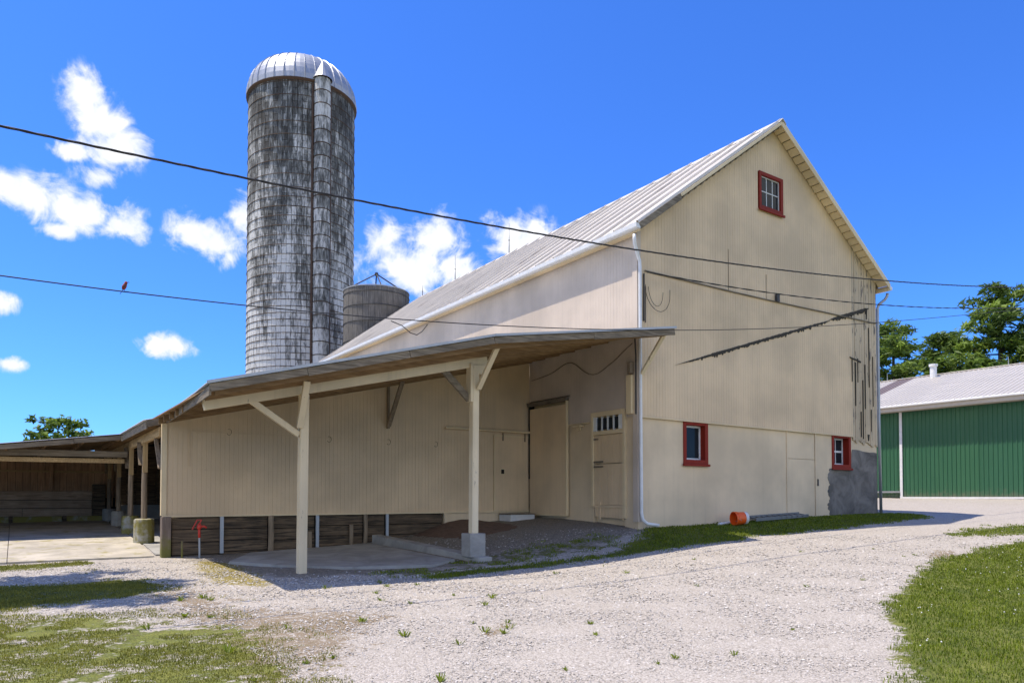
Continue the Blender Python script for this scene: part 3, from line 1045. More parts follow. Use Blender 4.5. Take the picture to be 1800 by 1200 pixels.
# rotten gaps and streaks low on the right corner boards
for (x, z0, z1, w) in ((9.30, 4.36, 5.72, 0.040), (9.43, 5.1, 5.85, 0.03), (9.12, 5.1, 5.84, 0.022), (9.85, 4.3, 5.7, 0.018), (10.18, 3.6, 4.3, 0.022), (10.0, 3.3, 3.5, 0.08), (9.97, 7.15, 7.5, 0.05), (9.9, 7.3, 7.5, 0.04), (9.6, 3.4, 4.2, 0.012), (10.3, 4.4, 6.0, 0.012), (9.72, 3.35, 5.2, 0.010), (10.08, 5.0, 6.9, 0.010)):
    mb = MB()
    w *= 0.62
    mb.hexa([(x - w * .3, -0.062, z0), (x + w * .3, -0.062, z0), (x + w * .3, -0.03, z0), (x - w * .3, -0.03, z0)],
            [(x - w, -0.062, z1), (x + w, -0.062, z1), (x + w, -0.03, z1), (x - w, -0.03, z1)])
    mb.build('rot_gap', M['tar'], barn)
mb = MB()
mb.hexa([(9.0, -0.064, 5.83), (9.6, -0.064, 5.73), (9.6, -0.03, 5.73), (9.0, -0.03, 5.83)], [(9.0, -0.064, 5.86), (9.6, -0.064, 5.78), (9.6, -0.03, 5.78), (9.0, -0.03, 5.86)])
mb.build('rot_gap', M['tar'], barn)
# two vertical seam strips on the gable
for (x, z0, z1) in ((3.30, 6.98, 8.1), (4.90, 7.0, 7.7)):
    mb = MB()
    mb.box(x - 0.006, x + 0.006, -0.046, -0.034, z0, z1)
    mb.build('seam', M['wood_grey_z'], barn)
# cream conduit across the gable, and small box on it
mb = MB()
mb.tube([(0.20, -0.06, 6.97), (3.5, -0.06, 6.98), (5.34, -0.06, 7.0), (8, -0.06, 7.05), (10.5, -0.06, 7.09)], 0.018, 6)
mb.build('conduit', M['wood_grey_x'], barn)
mb = MB()
mb.box(5.28, 5.40, -0.12, -0.04, 7.0, 7.2)
mb.build('insulator', M['steel_dark'], barn)


# roof: sheets with folded ribs, each a part
def sheet_mesh(profile, p_low, p_high, w_axis, nrm):
    """profile: (across, height) points; extruded from p_low to p_high"""
    mb = MB()
    lo, hi, wv, nv = Vector(p_low), Vector(p_high), Vector(w_axis), Vector(nrm)
    k = len(profile)
    vs = [lo + wv * a + nv * h for a, h in profile] + [hi + wv * a + nv * h for a, h in profile]
    mb.add(vs, [(i, i + 1, k + i + 1, k + i) for i in range(k - 1)])
    return mb


SW = 0.80
prof = [(0, 0.0), (0.02, 0.0), (0.026, 0.065), (0.07, 0.065), (0.076, 0.0)]
for c in (0.28, 0.53):
    prof += [(c, 0.0), (c + 0.012, 0.014), (c + 0.034, 0.014), (c + 0.046, 0.0)]
prof += [(SW + 0.006, 0.0)]
nl = Vector((-0.735, 0, 1)).normalized()
s0 = sheet_mesh(prof, (-0.27, -0.36, roof_z(-0.27)), (RX, -0.36, RZ), (0, 1, 0), nl).build('roof_sheet', M['roof'], barn, solid=0.004)
base = s0.location.copy()
for i in range(1, 28):
    dz = 0.03 * math.sin(i * 0.5) * 0.3
    copy_part(s0, barn, base + Vector((0, SW * i, dz * 0.3 - (0.0015 if i % 2 else 0))))
nr = Vector((0.655, 0, 1)).normalized()
r0 = sheet_mesh([(-a, h) for a, h in prof][::-1] and prof, (10.86, -0.36, roof_z(10.86)), (RX, -0.36, RZ), (0, 1, 0), nr).build('roof_sheet', M['roof'], barn, solid=0.004)
base = r0.location.copy()
for i in range(1, 28):
    copy_part(r0, barn, base + Vector((0, SW * i, -(0.0015 if i % 2 else 0))))
# deck under the sheets
mb = MB()
def deck(xa, xb, t0, t1, y0, y1):
    za, zb = roof_z(xa), roof_z(xb)
    mb.hexa([(xa, y0, za - t1), (xb, y0, zb - t1), (xb, y1, zb - t1), (xa, y1, za - t1)], [(xa, y0, za - t0), (xb, y0, zb - t0), (xb, y1, zb - t0), (xa, y1, za - t0)])
deck(-0.22, RX - .01, 0.012, 0.08, 0.02, BL)
deck(RX + .01, 10.80, 0.012, 0.08, 0.02, BL)
mb.build('roof_deck', M['wood_grey_y'], barn)
mb = MB()
mb.hexa([(RX - .16, -0.38, RZ - .095), (RX, -0.38, RZ + .045), (RX, BL, RZ + .045), (RX - .16, BL, RZ - .095)], [(RX - .155, -0.38, RZ - .08), (RX, -0.38, RZ + .06), (RX, BL, RZ + .06), (RX - .155, BL, RZ - .08)])
mb.hexa([(RX, -0.38, RZ + .045), (RX + .16, -0.38, RZ - .08), (RX + .16, BL, RZ - .08), (RX, BL, RZ + .045)], [(RX, -0.38, RZ + .06), (RX + .155, -0.38, RZ - .065), (RX + .155, BL, RZ - .065), (RX, BL, RZ + .06)])
mb.build('ridge_cap', M['roof'], barn)
# soffit boards under the right rake and a few under the left
sof = None
L = math.hypot(10.78 - RX, roof_z(10.78) - RZ)
NS = 24
dirv = Vector((10.78 - RX, 0, roof_z(10.78) - RZ)).normalized()
for side, xe in ((1, 10.78), (-1, -0.22)):
    d = Vector((xe - RX, 0, roof_z(xe) - RZ))
    Ls = d.length
    d.normalize()
    up = Vector((-d.z * 1, 0, d.x)) if side == 1 else Vector((d.z, 0, -d.x))
    if up.z < 0: up = -up
    step = Ls / NS
    for i in range(NS):
        a = Vector((RX, 0, RZ)) + d * (step * i + 0.03) - up * 0.085
        b = Vector((RX, 0, RZ)) + d * (step * (i + 1) - 0.012) - up * (0.085 + 0.03)
        mb = MB()
        y0, y1 = -0.335, -0.052
        t = up * 0.022
        mb.hexa([Vector((a.x, y0, a.z)) - t, Vector((b.x, y0, b.z)) - t, Vector((b.x, y1, b.z)) - t, Vector((a.x, y1, a.z)) - t],
                [Vector((a.x, y0, a.z)), Vector((b.x, y0, b.z)), Vector((b.x, y1, b.z)), Vector((a.x, y1, a.z))])
        mb.build('soffit_board', M['cream_trim'] if side == 1 else M['wood_grey_x'], barn)
# rake fascias
mb = MB()
mb.bar((RX, -0.352, RZ - 0.09), (10.82, -0.352, roof_z(10.82) - 0.09), 0.03, 0.14, (-0.55, 0, 0.83))
mb.build('rake_board', M['cream_trim'], barn, bevel=0.004)
mb = MB()
mb.bar((-0.25, -0.352, roof_z(-0.25) - 0.085), (1.15, -0.352, roof_z(1.15) - 0.085), 0.03, 0.15, (-0.59, 0, 0.8))
tag(mb.build('rake_board', M['wood_grey_x'], barn, bevel=0.004), 'dark bare lower length of the left rake board')
mb = MB()
mb.bar((1.15, -0.352, roof_z(1.15) - 0.06), (RX, -0.352, RZ - 0.06), 0.03, 0.075, (-0.59, 0, 0.8))
mb.build('rake_board', M['cream_trim'], barn, bevel=0.004)
# gutters
def gutter(x, z, y0, y1, w, name='gutter'):
    mb = MB()
    pr = [(-w / 2, 0.055), (-w / 2 - 0.01, 0.06), (-w / 2, -0.03), (-w / 4, -0.055), (w / 2, -0.055), (w / 2, 0.05)]
    k = len(pr)
    vs = [(x + a, y0, z + b) for a, b in pr] + [(x + a, y1, z + b) for a, b in pr]
    mb.add(vs, [(i, i + 1, k + i + 1, k + i) for i in range(k - 1)] + [tuple(range(k)), tuple(range(2 * k - 1, k - 1, -1))])
    return mb.build(name, M['white_metal'], barn, solid=0.004)
gutter(-0.30, roof_z(-0.27) - 0.07, -0.36, BL, 0.13)
gutter(10.93, roof_z(10.86) - 0.09, -0.34, BL, 0.14)
# eave fascia on the drive side
mb = MB()
mb.box(-0.23, -0.20, -0.33, BL, roof_z(-0.22) - 0.20, roof_z(-0.22) - 0.06)
mb.box(-0.20, -0.06, 0.0, BL, roof_z(-0.22) - 0.19, roof_z(-0.22) - 0.165)
mb.build('eave_board', M['cream_trim'], barn)
mb = MB()
mb.box(10.80, 10.84, -0.33, BL, roof_z(10.82) - 0.20, roof_z(10.82) - 0.06)
mb.build('eave_board', M['cream_trim'], barn)
# downspouts
mb = MB()
mb.tube([(-0.30, -0.22, 7.70), (-0.30, -0.22, 7.60), (-0.27, -0.20, 7.50), (-0.10, -0.12, 7.28), (-0.02, -0.105, 7.15), (-0.01, -0.105, 7.0), (-0.01, -0.105, 4.0), (0.005, -0.105, 1.15), (0.03, -0.12, 1.0), (0.14, -0.16, 0.90), (0.42, -0.26, 0.86)], 0.042, 10)
mb.build('downspout', M['white_metal'], barn, smooth=True)
mb = MB()
mb.tube([(10.93, -0.22, 8.10), (10.93, -0.2, 8.0), (10.88, -0.16, 7.9), (10.72, -0.06, 7.75), (10.66, -0.03, 7.6), (10.66, -0.03, 4.0), (10.68, -0.05, 0.85)], 0.045, 10)
tag(mb.build('downspout', M['galv'], barn, smooth=True), 'grey downspout on the far right corner')
# lightning rods on the ridge
for (y, h) in ((13.15, 1.35), (17.8, 1.25), (21.2, 0.6), (2.0, 0.0)):
    if h:
        mb = MB()
        mb.tube([(RX, y, RZ), (RX, y, RZ + h * 0.5), (RX, y, RZ + h)], [0.022, 0.014, 0.006], 6)
        mb.lathe([(0.001, -0.04), (0.04, 0), (0.001, 0.04)], (RX, y, RZ + h * 0.45), 8)
        mb.build('lightning_rod', M['steel_dark'], barn)

# side door with transom, dutch split, strap hinges and foot flap
mb = MB()
mb.box(-0.07, 0.06, 0.38, 0.47, 1.02, 3.68)
mb.box(-0.07, 0.06, 1.55, 1.64, 1.30, 3.68)
mb.box(-0.07, 0.06, 0.47, 1.55, 3.56, 3.68)
mb.box(-0.06, 0.05, 0.47, 1.55, 3.10, 3.20)
frm = mb.build('side_door', M['cream_trim'], barn, bevel=0.005)
frm['label'] = 'narrow cream side door with a four pane transom'
mb = MB()
ribbed(mb, 'y', -0.02, -1, 0.48, 1.54, lambda y: 2.38, lambda y: 3.09, 0.13, 0.012, 0.008)
mb.build('upper_leaf', M['cream'], frm)
mb = MB()
ribbed(mb, 'y', -0.02, -1, 0.48, 1.54, lambda y: 1.34, lambda y: 2.36, 0.13, 0.012, 0.008)
mb.build('lower_leaf', M['cream'], frm)
mb = MB()
mb.box(-0.055, -0.02, 0.45, 1.57, 1.27, 1.33)
ribbed(mb, 'y', -0.03, -1, 0.50, 1.52, lambda y: 0.99 + 0.03 * y, lambda y: 1.27, 0.10, 0.012, 0.008)
mb.box(-0.052, -0.022, 0.46, 0.50, 0.97, 1.27)
mb.box(-0.052, -0.022, 1.30, 1.34, 0.97, 1.42)
mb.build('foot_flap', M['cream'], frm)
for i in range(4):
    y0 = 0.62 + 0.215 * i
    mb = MB()
    mb.box(0.0, 0.02, y0, y0 + 0.19, 3.24, 3.52)
    mb.build('pane', M['glass'], frm)
for (ya, yb, xo) in ((0.47, 0.62, -0.05), (1.455, 1.55, -0.05), (0.81, 0.835, -0.04), (1.025, 1.05, -0.04), (1.24, 1.265, -0.04)):
    mb = MB()
    mb.box(xo, 0.03, ya, yb, 3.20, 3.56)
    mb.build('transom_bar', M['white'], frm)
for z in (2.30, 2.42, 3.0):
    mb = MB()
    mb.box(-0.045, -0.028, 1.20 if z < 2.9 else 1.38, 1.60, z - 0.022, z + 0.022)
    mb.build('hinge', M['wood_grey_y'], frm)
# sliding door on its covered track
mb = MB()
ribbed(mb, 'y', -0.10, -1, 2.60, 4.24, lambda y: 1.06, lambda y: 4.02, 0.105, 0.012, 0.006)
mb.box(-0.10, -0.05, 2.60, 4.24, 1.06, 4.02)
sd = mb.build('sliding_door', M['cream'], barn)
sd['label'] = 'tall sliding cream door in the inner corner'
mb = MB()
mb.box(-0.125, -0.05, 2.555, 2.60, 1.03, 4.12)
mb.build('door_edge', M['cream_trim'], sd, bevel=0.004)
mb = MB()
mb.box(-0.14, -0.05, 2.60, 4.24, 1.02, 1.06)
mb.build('bottom_rail', M['cream_trim'], sd)
mb = MB()
mb.box(-0.17, -0.04, 2.55, 4.27, 4.10, 4.17)
mb.hexa([(-0.19, 2.5, 4.16), (-0.19, 4.28, 4.16), (-0.04, 4.28, 4.22), (-0.04, 2.5, 4.22)], [(-0.19, 2.5, 4.18), (-0.19, 4.28, 4.18), (-0.04, 4.28, 4.25), (-0.04, 2.5, 4.25)])
mb.build('door_track', M['wood_grey_y'], sd)
mb = MB()
mb.box(-0.12, -0.04, 4.245, 4.275, 2.05, 4.1)
mb.build('door_gap', M['black'], sd)
# lamp bracket / small shelf between the doors
mb = MB()
mb.box(-0.16, -0.03, 1.95, 2.30, 3.36, 3.40)
mb.box(-0.08, -0.03, 2.05, 2.2, 3.28, 3.36)
mb.build('shelf', M['cream_trim'], barn)
# meter cabinet and riser at the corner
mb = MB()
mb.box(-0.16, -0.05, 0.06, 0.24, 3.52, 4.45)
bx = mb.build('meter_cabinet', M['cream_trim'], barn, bevel=0.008)
mb = MB()
mb.box(-0.20, -0.06, 0.05, 0.16, 4.48, 4.75)
mb.build('switch_box', M['wood_grey_z'], barn, bevel=0.008)
mb = MB()
mb.tube([(-0.08, -0.02, 3.5), (-0.08, -0.02, 3.9), (-0.075, -0.02, 4.9), (-0.07, 0.03, 5.5)], 0.02, 6)
mb.tube([(0.16, -0.06, 5.75), (0.17, -0.06, 6.9)], 0.02, 6)
mb.tube([(0.22, -0.055, 5.72), (0.23, -0.055, 6.6)], 0.010, 5)
mb.build('riser', M['steel_dark'], barn)
# loop of slack cable at the service head
mb = MB()
pts = [(0.62 + 0.42 * math.cos(a), -0.07 - 0.05 * abs(math.sin(a)), 6.55 + 0.52 * math.sin(a)) for a in np.linspace(math.pi * 0.95, math.pi * 2.05, 16)]
mb.tube(pts, 0.007, 5)
pts = [(0.55 + 0.25 * math.cos(a), -0.07 - 0.04 * abs(math.sin(a)), 6.6 + 0.45 * math.sin(a)) for a in np.linspace(math.pi * 1.0, math.pi * 1.95, 14)]
mb.tube(pts, 0.006, 5)
mb.build('cable_loop', M['cable'], barn)

# ------------------------------------------------------------------ lean-to on the drive side
YW = 4.34
XL = -9.63


def edge_z(x):
    if x > -4.85: return 5.34 + (5.34 - 4.55) / 4.85 * x
    return 4.55 + (4.55 - 3.22) / 5.05 * (x + 4.85)


def lean_z(x, y):
    b = 5.56 + 0.238 * x
    if y >= 0: return b
    t = min(1.0, -y / 1.2)
    return b * (1 - t) + edge_z(x) * t


def eave_x(y): return -9.9 + 0.27 * max(0.0, (y + 1.2)) / 5.55


lean = thing('lean_to', 'low cream lean-to with a canopy on white posts against the barn', 'lean-to', (-4.8, 4.34, 0.5))
mb = MB()
ribbed(mb, 'x', YW, -1, XL, -0.04, lambda x: 1.14, lambda x: lean_z(x, YW) - 0.09, 0.096, 0.007, 0.0045, (), 0.0008)
mb.box(XL, -0.04, YW + 0.02, YW + 0.06, 1.14, 3.1)
mb.build('front_siding', M['cream'], lean)
mb = MB()
mb.bar((XL - 0.01, YW - 0.02, 1.125), (-0.06, YW - 0.02, 1.125), 0.05, 0.035)
mb.build('sill_trim', M['cream_trim'], lean)
mb = MB()
mb.box(XL - 0.03, XL + 0.07, YW - 0.028, YW + 0.09, 1.14, lean_z(XL, YW) - 0.1)
mb.build('corner_board', M['cream_trim'], lean)
# faint batten outlines and hooks on the siding
mb = MB()
mb.box(-9.1, -5.9, YW - 0.014, YW - 0.002, 2.955, 2.968)
mb.box(-9.12, -9.105, YW - 0.014, YW - 0.002, 2.2, 2.968)
mb.box(-8.9, -2.9, YW - 0.012, YW - 0.002, 2.12, 2.128)
mb.box(-5.8, -2.9, YW - 0.012, YW - 0.002, 2.95, 2.957)
mb.build('batten', M['cream'], lean)
for (x, z) in ((-8.3, 2.98), (-6.0, 2.92), (-4.45, 2.92), (-3.1, 2.92)):
    mb = MB()
    mb.tube([(x + 0.05 * math.cos(a), YW - 0.03, z + 0.07 * math.sin(a)) for a in np.linspace(-2.6, 2.2, 10)], 0.005, 5)
    mb.build('hook', M['wood_grey_x'], lean)
# small door with a cat hole, on a track
mb = MB()
ribbed(mb, 'x', YW - 0.045, -1, -1.25, -0.12, lambda x: 1.15, lambda x: 3.22, 0.10, 0.011, 0.006)
mb.box(-1.25, -0.12, YW - 0.04, YW - 0.015, 1.15, 3.22)
ld = mb.build('small_door', M['cream'], lean)
ld['label'] = 'small sliding door with a square cat hole'
mb = MB()
mb.box(-1.29, -1.25, YW - 0.06, YW - 0.012, 1.13, 3.26)
mb.box(-1.25, -0.1, YW - 0.06, YW - 0.012, 3.22, 3.26)
mb.build('door_edge', M['cream_trim'], ld)
mb = MB()
mb.box(-1.09, -0.93, YW - 0.058, YW - 0.046, 2.15, 2.33)
mb.build('hole_frame', M['cream_trim'], ld)
mb = MB()
mb.box(-1.06, -0.96, YW - 0.064, YW - 0.052, 2.18, 2.30)
mb.build('cat_hole', M['black'], ld)
for x in (-1.0, -0.25):
    mb = MB()
    mb.box(x - 0.02, x + 0.02, YW - 0.075, YW - 0.05, 3.1, 3.32)
    mb.build('hanger', M['wood_grey_z'], ld)
mb = MB()
mb.tube([(-2.85, YW - 0.09, 3.37), (-0.06, YW - 0.09, 3.37)], 0.032, 8)
mb.build('door_track', M['cream_trim'], lean)
# cream foundation below the right end of the wall
mb = MB()
mb.box(-2.80, -0.02, YW + 0.005, YW + 0.25, 0.3, 1.11)
mb.box(-2.84, -2.72, YW - 0.03, YW + 0.2, 0.4, 1.11)
mb.build('foundation', M['stucco'], lean)
# tarred planks and stubs below the wall
bays = [(XL + 0.2, -8.46), (-8.40, -7.42), (-7.31, -6.32), (-6.22, -5.10), (-5.0, -4.52), (-4.42, -2.86)]
rk = random.Random(11)
for (a, b) in bays:
    z = 1.095
    for k in range(4):
        h = 0.265 + rk.uniform(-.02, .02)
        mb = MB()
        yy = YW + 0.05 + rk.uniform(-.012, .012)
        mb.box(a, b, yy, yy + 0.06, z - h + 0.012, z)
        mb.build('plank', M['wood_dark_x'], lean, bevel=0.008)
        z -= h
mb = MB()
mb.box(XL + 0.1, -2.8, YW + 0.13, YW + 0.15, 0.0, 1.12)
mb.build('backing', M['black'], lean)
mb = MB()
mb.box(XL - 0.02, XL + 0.17, YW - 0.06, YW + 0.13, 0.1, 1.12)
tag(mb.build('corner_post', M['wood_moss_z'], lean, bevel=0.012), 'short mossy timber corner post under the wall')
for (x, w, zl, mt) in ((-8.43, 0.075, 0.3, 'galv'), (-7.36, 0.13, 0.3, 'wood_grey_z'), (-6.27, 0.075, 0.3, 'galv'), (-5.05, 0.11, 0.4, 'wood_grey_z'), (-4.47, 0.07, 0.45, 'galv')):
    mb = MB()
    if mt == 'galv':
        mb.box(x - w / 2, x + w / 2, YW - 0.02, YW + 0.04, zl, 1.115)
    else:
        mb.tube([(x, YW, zl), (x + 0.01, YW, 0.7), (x, YW, 1.115)], w / 2, 8)
    mb.build('stub_post', M[mt] if mt != 'galv' else M['galv'], lean)
for (x, z0, z1) in ((-6.45, 0.32, 0.72), (-5.42, 0.36, 0.86)):
    mb = MB()
    mb.box(x - 0.045, x + 0.045, YW - 0.03, YW + 0.03, z0, z1)
    mb.build('stub_post', M['wood_grey_z'], lean, bevel=0.006)

# beam, posts and braces
bl, br = Vector((-9.72, 0, 3.045)), Vector((-4.28, 0, 4.345))
mb = MB()
mb.bar(bl, br, 0.10, 0.21)
mb.build('beam', M['cream_post'], lean, bevel=0.006)
mb = MB()
mb.hexa([(-4.66, -0.07, 4.05), (-4.40, -0.07, 4.02), (-4.40, 0.07, 4.02), (-4.66, 0.07, 4.05)], [(-4.66, -0.07, 4.20), (-4.30, -0.07, 4.24), (-4.30, 0.07, 4.24), (-4.66, 0.07, 4.20)])
mb.build('beam_corbel', M['cream_post'], lean, bevel=0.01)


def canopy_post(x, zb, label):
    zt = bl.z + (br.z - bl.z) * (x - bl.x) / (br.x - bl.x) - 0.1
    mb = MB()
    s = 0.075
    mb.hexa([(x - s, -s, zb), (x + s, -s, zb), (x + s, s, zb), (x - s, s, zb)], [(x - s + .02, -s, zt), (x + s + .02, -s, zt), (x + s + .02, s, zt), (x - s + .02, s, zt)])
    p = mb.build('post', M['cream_post'], lean, bevel=0.01)
    p['label'] = label
    return zt


zt1 = canopy_post(-8.08, 0.18, 'front canopy post set straight in the ground')
zt2 = canopy_post(-4.58, 0.80, 'canopy post on a square concrete block')
mb = MB()
mb.box(-4.76, -4.40, -0.18, 0.18, 0.34, 0.81)
mb.build('post_block', M['concrete'], lean, bevel=0.012)
mb = MB(); mb.box(-4.70, -4.645, -0.09, 0.09, 3.45, 4.22); mb.build('post_cleat', M['cream_post'], lean, bevel=0.005)
# in-plane braces
mb = MB(); mb.bar((-8.14, 0.0, 2.62), (-8.98, 0.0, 3.17), 0.07, 0.10); mb.build('brace', M['cream_post'], lean, bevel=0.005)
mb = MB(); mb.bar((-4.66, 0.03, 3.50), (-5.25, 0.03, 4.03), 0.07, 0.13); tag(mb.build('brace', M['wood_grey_x'], lean, bevel=0.005), 'dark unpainted brace beside the concrete block post')
# outward braces to the eave
for (x, z0, z1, yo, mt) in ((-8.16, 2.74, 3.50, -0.46, 'cream_post'), (-4.52, 3.72, 4.47, -0.80, 'cream_post'), (0.02, 4.42, 5.28, -0.86, 'cream_post')):
    mb = MB()
    mb.bar((x, -0.09, z0), (x, yo, z1), 0.06, 0.11, (1, 0, 0))
    mb.build('outrigger_brace', M[mt], lean, bevel=0.005)
# wall bracket with brace half way along
mb = MB(); mb.box(-4.50, -4.44, YW - 0.075, YW - 0.004, 3.26, 4.38); mb.build('wall_strut', M['wood_grey_z'], lean)
mb = MB(); mb.bar((-4.47, YW - 0.07, 3.32), (-4.47, YW - 0.85, 4.35), 0.06, 0.10, (1, 0, 0)); mb.build('brace', M['wood_grey_z'], lean)
# rafters under the roof (along the slope) and boards across them
for y in (-0.95, -0.32, 0.32, 0.95, 1.6, 2.25, 2.9, 3.55, 4.15):
    mb = MB()
    xs_ = (-9.75, -4.85, -0.09)
    for a, b in zip(xs_[:-1], xs_[1:]):
        za, zb_ = lean_z(a, y) - 0.055, lean_z(b, y) - 0.055
        mb.hexa([(a, y - .022, za - .13), (b, y - .022, zb_ - .13), (b, y + .022, zb_ - .13), (a, y + .022, za - .13)],
                [(a, y - .022, za), (b, y - .022, zb_), (b, y + .022, zb_), (a, y + .022, za)])
    mb.build('rafter', M['wood_brown_x'], lean)
for i in range(26):
    x = -9.7 + i * 0.382
    mb = MB()
    y0, y1 = -1.15, YW
    for a, b in ((y0, 0.0), (0.0, y1)):
        mb.hexa([(x - .14, a, lean_z(x - .14, a) - .05), (x + .14, a, lean_z(x + .14, a) - .05), (x + .14, b, lean_z(x + .14, b) - .05), (x - .14, b, lean_z(x - .14, b) - .05)],
                [(x - .14, a, lean_z(x - .14, a) - .026), (x + .14, a, lean_z(x + .14, a) - .026), (x + .14, b, lean_z(x + .14, b) - .026), (x - .14, b, lean_z(x - .14, b) - .026)])
    mb.build('sheathing_board', M['wood_brown_y'], lean)
# corrugated sheets
def corr_sheet(y0, y1, zfun, x_low, x_high, mids, amp=0.011, pitch=0.078, name='roof_sheet', parent=lean, mat='roof_lean'):
    n = int(round((y1 - y0) / pitch)) * 4
    xs_ = [None] + list(mids) + [x_high]
    vs, fs = [], []
    for c in range(n + 1):
        y = y0 + (y1 - y0) * c / n
        h = amp * math.sin(2 * math.pi * (y - y0) / pitch)
        for k, x in enumerate(xs_):
            xx = x_low(y) if x is None else x
            vs.append((xx, y, zfun(xx, y) + h))
    m = len(xs_)
    for c in range(n):
        for k in range(m - 1):
            fs.append((c * m + k, c * m + k + 1, (c + 1) * m + k + 1, (c + 1) * m + k))
    mb = MB().add(vs, [f[::-1] for f in fs])
    return mb.build(name, M[mat], parent, smooth=True, solid=0.004)


y = -1.2
while y < 4.4:
    corr_sheet(y, y + 0.70, lean_z, eave_x, -0.030, (-4.85,))
    y += 0.70
# weathered fascia boards along the front edge, metal drip strip on top
fx = (-9.86, -8.4, -6.6, -4.85, -2.4, 0.0)
for a, b in zip(fx[:-1], fx[1:]):
    mb = MB()
    mb.bar((a + .004, -1.185, edge_z(a) - 0.085 + rk.uniform(-.008, .008)), (b - .004, -1.185, edge_z(b) - 0.085 + rk.uniform(-.008, .008)), 0.03, 0.13 + rk.uniform(-.01, .01))
    mb.build('fascia_board', M['wood_grey_x'], lean, bevel=0.004)
for a, b in ((-9.9, -4.85), (-4.845, 0.02)):
    mb = MB()
    mb.bar((a, -1.205, edge_z(a) + 0.012), (b, -1.205, edge_z(b) + 0.012), 0.05, 0.045)
    mb.build('drip_edge', M['galv'], lean)
# fascia along the low eave
for i in range(4):
    y0, y1 = -1.16 + i * 1.38, -1.16 + (i + 1) * 1.38 - 0.01
    mb = MB()
    mb.bar((eave_x(y0) + 0.05, y0, lean_z(eave_x(y0), y0) - 0.10), (eave_x(y1) + 0.05, y1, lean_z(eave_x(y1), y1) - 0.10), 0.03, 0.15)
    mb.build('fascia_board', M['wood_grey_y'], lean, bevel=0.004)
# slack cable on the inner wall under the roof
mb = MB()
pts = []
for f in np.linspace(0, 1, 24):
    yv = 4.2 - 4.1 * f
    z = 5.15 - 0.06 * math.sin(f * math.pi) + (0.20 * math.exp(-((f - 0.42) / 0.12) ** 2)) - 0.30 * math.exp(-((f - 0.66) / 0.16) ** 2) - (0.15 if f < 0.3 else 0) * (1 - f / 0.3) + 0.22 * max(0, f - 0.85) / 0.15
    pts.append((-0.06, yv, z - 0.15))
mb.tube(pts, 0.010, 5)
mb.build('slack_cable', M['wood_grey_y'], lean)

# ------------------------------------------------------------------ open shed behind the lean-to (posts on concrete piers)
shed = thing('pole_shed', 'open-sided shed on timber posts and mossy concrete piers behind the lean-to', 'shed', (-9.65, 9.0, 0.6))


def shed_z(x, y): return 5.56 + 0.238 * x - 0.03


X2 = -9.98
y = 4.46
while y < 8.6:
    corr_sheet(y, y + 0.70, shed_z, lambda yy: X2 - 0.02, -0.045, (), parent=shed)
    y += 0.70
while y < 16.4:
    corr_sheet(y, y + 0.70, shed_z, lambda yy: -9.75, -0.045, (), parent=shed)
    y += 0.70
for i in range(3):
    y0, y1 = 4.48 + i * 1.42, 4.48 + (i + 1) * 1.42 - 0.01
    mb = MB()
    mb.bar((X2 + 0.05, y0, shed_z(X2, 0) - 0.10), (X2 + 0.05, y1, shed_z(X2, 0) - 0.10), 0.03, 0.15)
    mb.build('fascia_board', M['wood_grey_y'], shed, bevel=0.004)
mb = MB()
mb.bar((X2 + 0.06, 4.47, shed_z(X2 + .06, 0) - 0.085), (XL + 0.1, 4.47, shed_z(XL + .1, 0) - 0.085), 0.03, 0.13)
mb.build('fascia_board', M['wood_grey_x'], shed)
for y in np.arange(4.9, 16.0, 0.75):
    mb = MB()
    mb.bar((X2 + 0.08, y, shed_z(X2 + .08, 0) - 0.12), (-0.1, y, shed_z(-.1, 0) - 0.12), 0.045, 0.14)
    mb.build('rafter', M['wood_brown_x'], shed)
mb = MB()
mb.bar((-9.65, 4.45, 2.93), (-9.65, 16.0, 2.90), 0.10, 0.20)
mb.build('plate_beam', M['wood_tan_y'], shed, bevel=0.006)
for (y, zb, zp, mt, w) in ((6.78, 0.42, 1.02, 'concrete_moss', 0.225), (9.27, 0.52, 1.04, 'concrete_moss', 0.21), (11.98, 0.64, 1.12, 'concrete', 0.19), (14.6, 0.7, 1.15, 'concrete', 0.19)):
    mb = MB()
    mb.lathe([(0.001, zp + 0.0), (w * 0.8, zp), (w * 0.97, zp - 0.02), (w, zp - 0.06), (w * 1.04, zb - 0.15), (0.001, zb - 0.15)][::-1], (-9.65, y, 0), 14)
    pr = mb.build('pier', M[mt], shed)
    mb = MB()
    r_ = 0.068
    mb.tube([(-9.65, y, zp), (-9.655, y, zp + 0.8), (-9.64, y, 2.84)], [r_, r_ * 0.93, r_ * 0.85], 9)
    mb.build('post', M['wood_grey_z'], shed, smooth=False)
    # boards nailed from post to plate
    mb = MB()
    mb.box(-9.71, -9.60, y - 0.105, y - 0.072, 2.12, 2.90)
    mb.build('knee_board', M['wood_tan_z'], shed, bevel=0.004)
    mb = MB()
    mb.bar((-9.735, y + 0.03, 2.30), (-9.735, y + 0.36, 2.86), 0.09, 0.03, (0, 1, 0))
    mb.build('knee_board', M['wood_grey_z'], shed)
mb = MB(); mb.bar((-9.66, 4.5, 2.15), (-9.66, 5.15, 2.88), 0.08, 0.04, (0, 1, 0)); mb.build('knee_board', M['wood_grey_z'], shed)
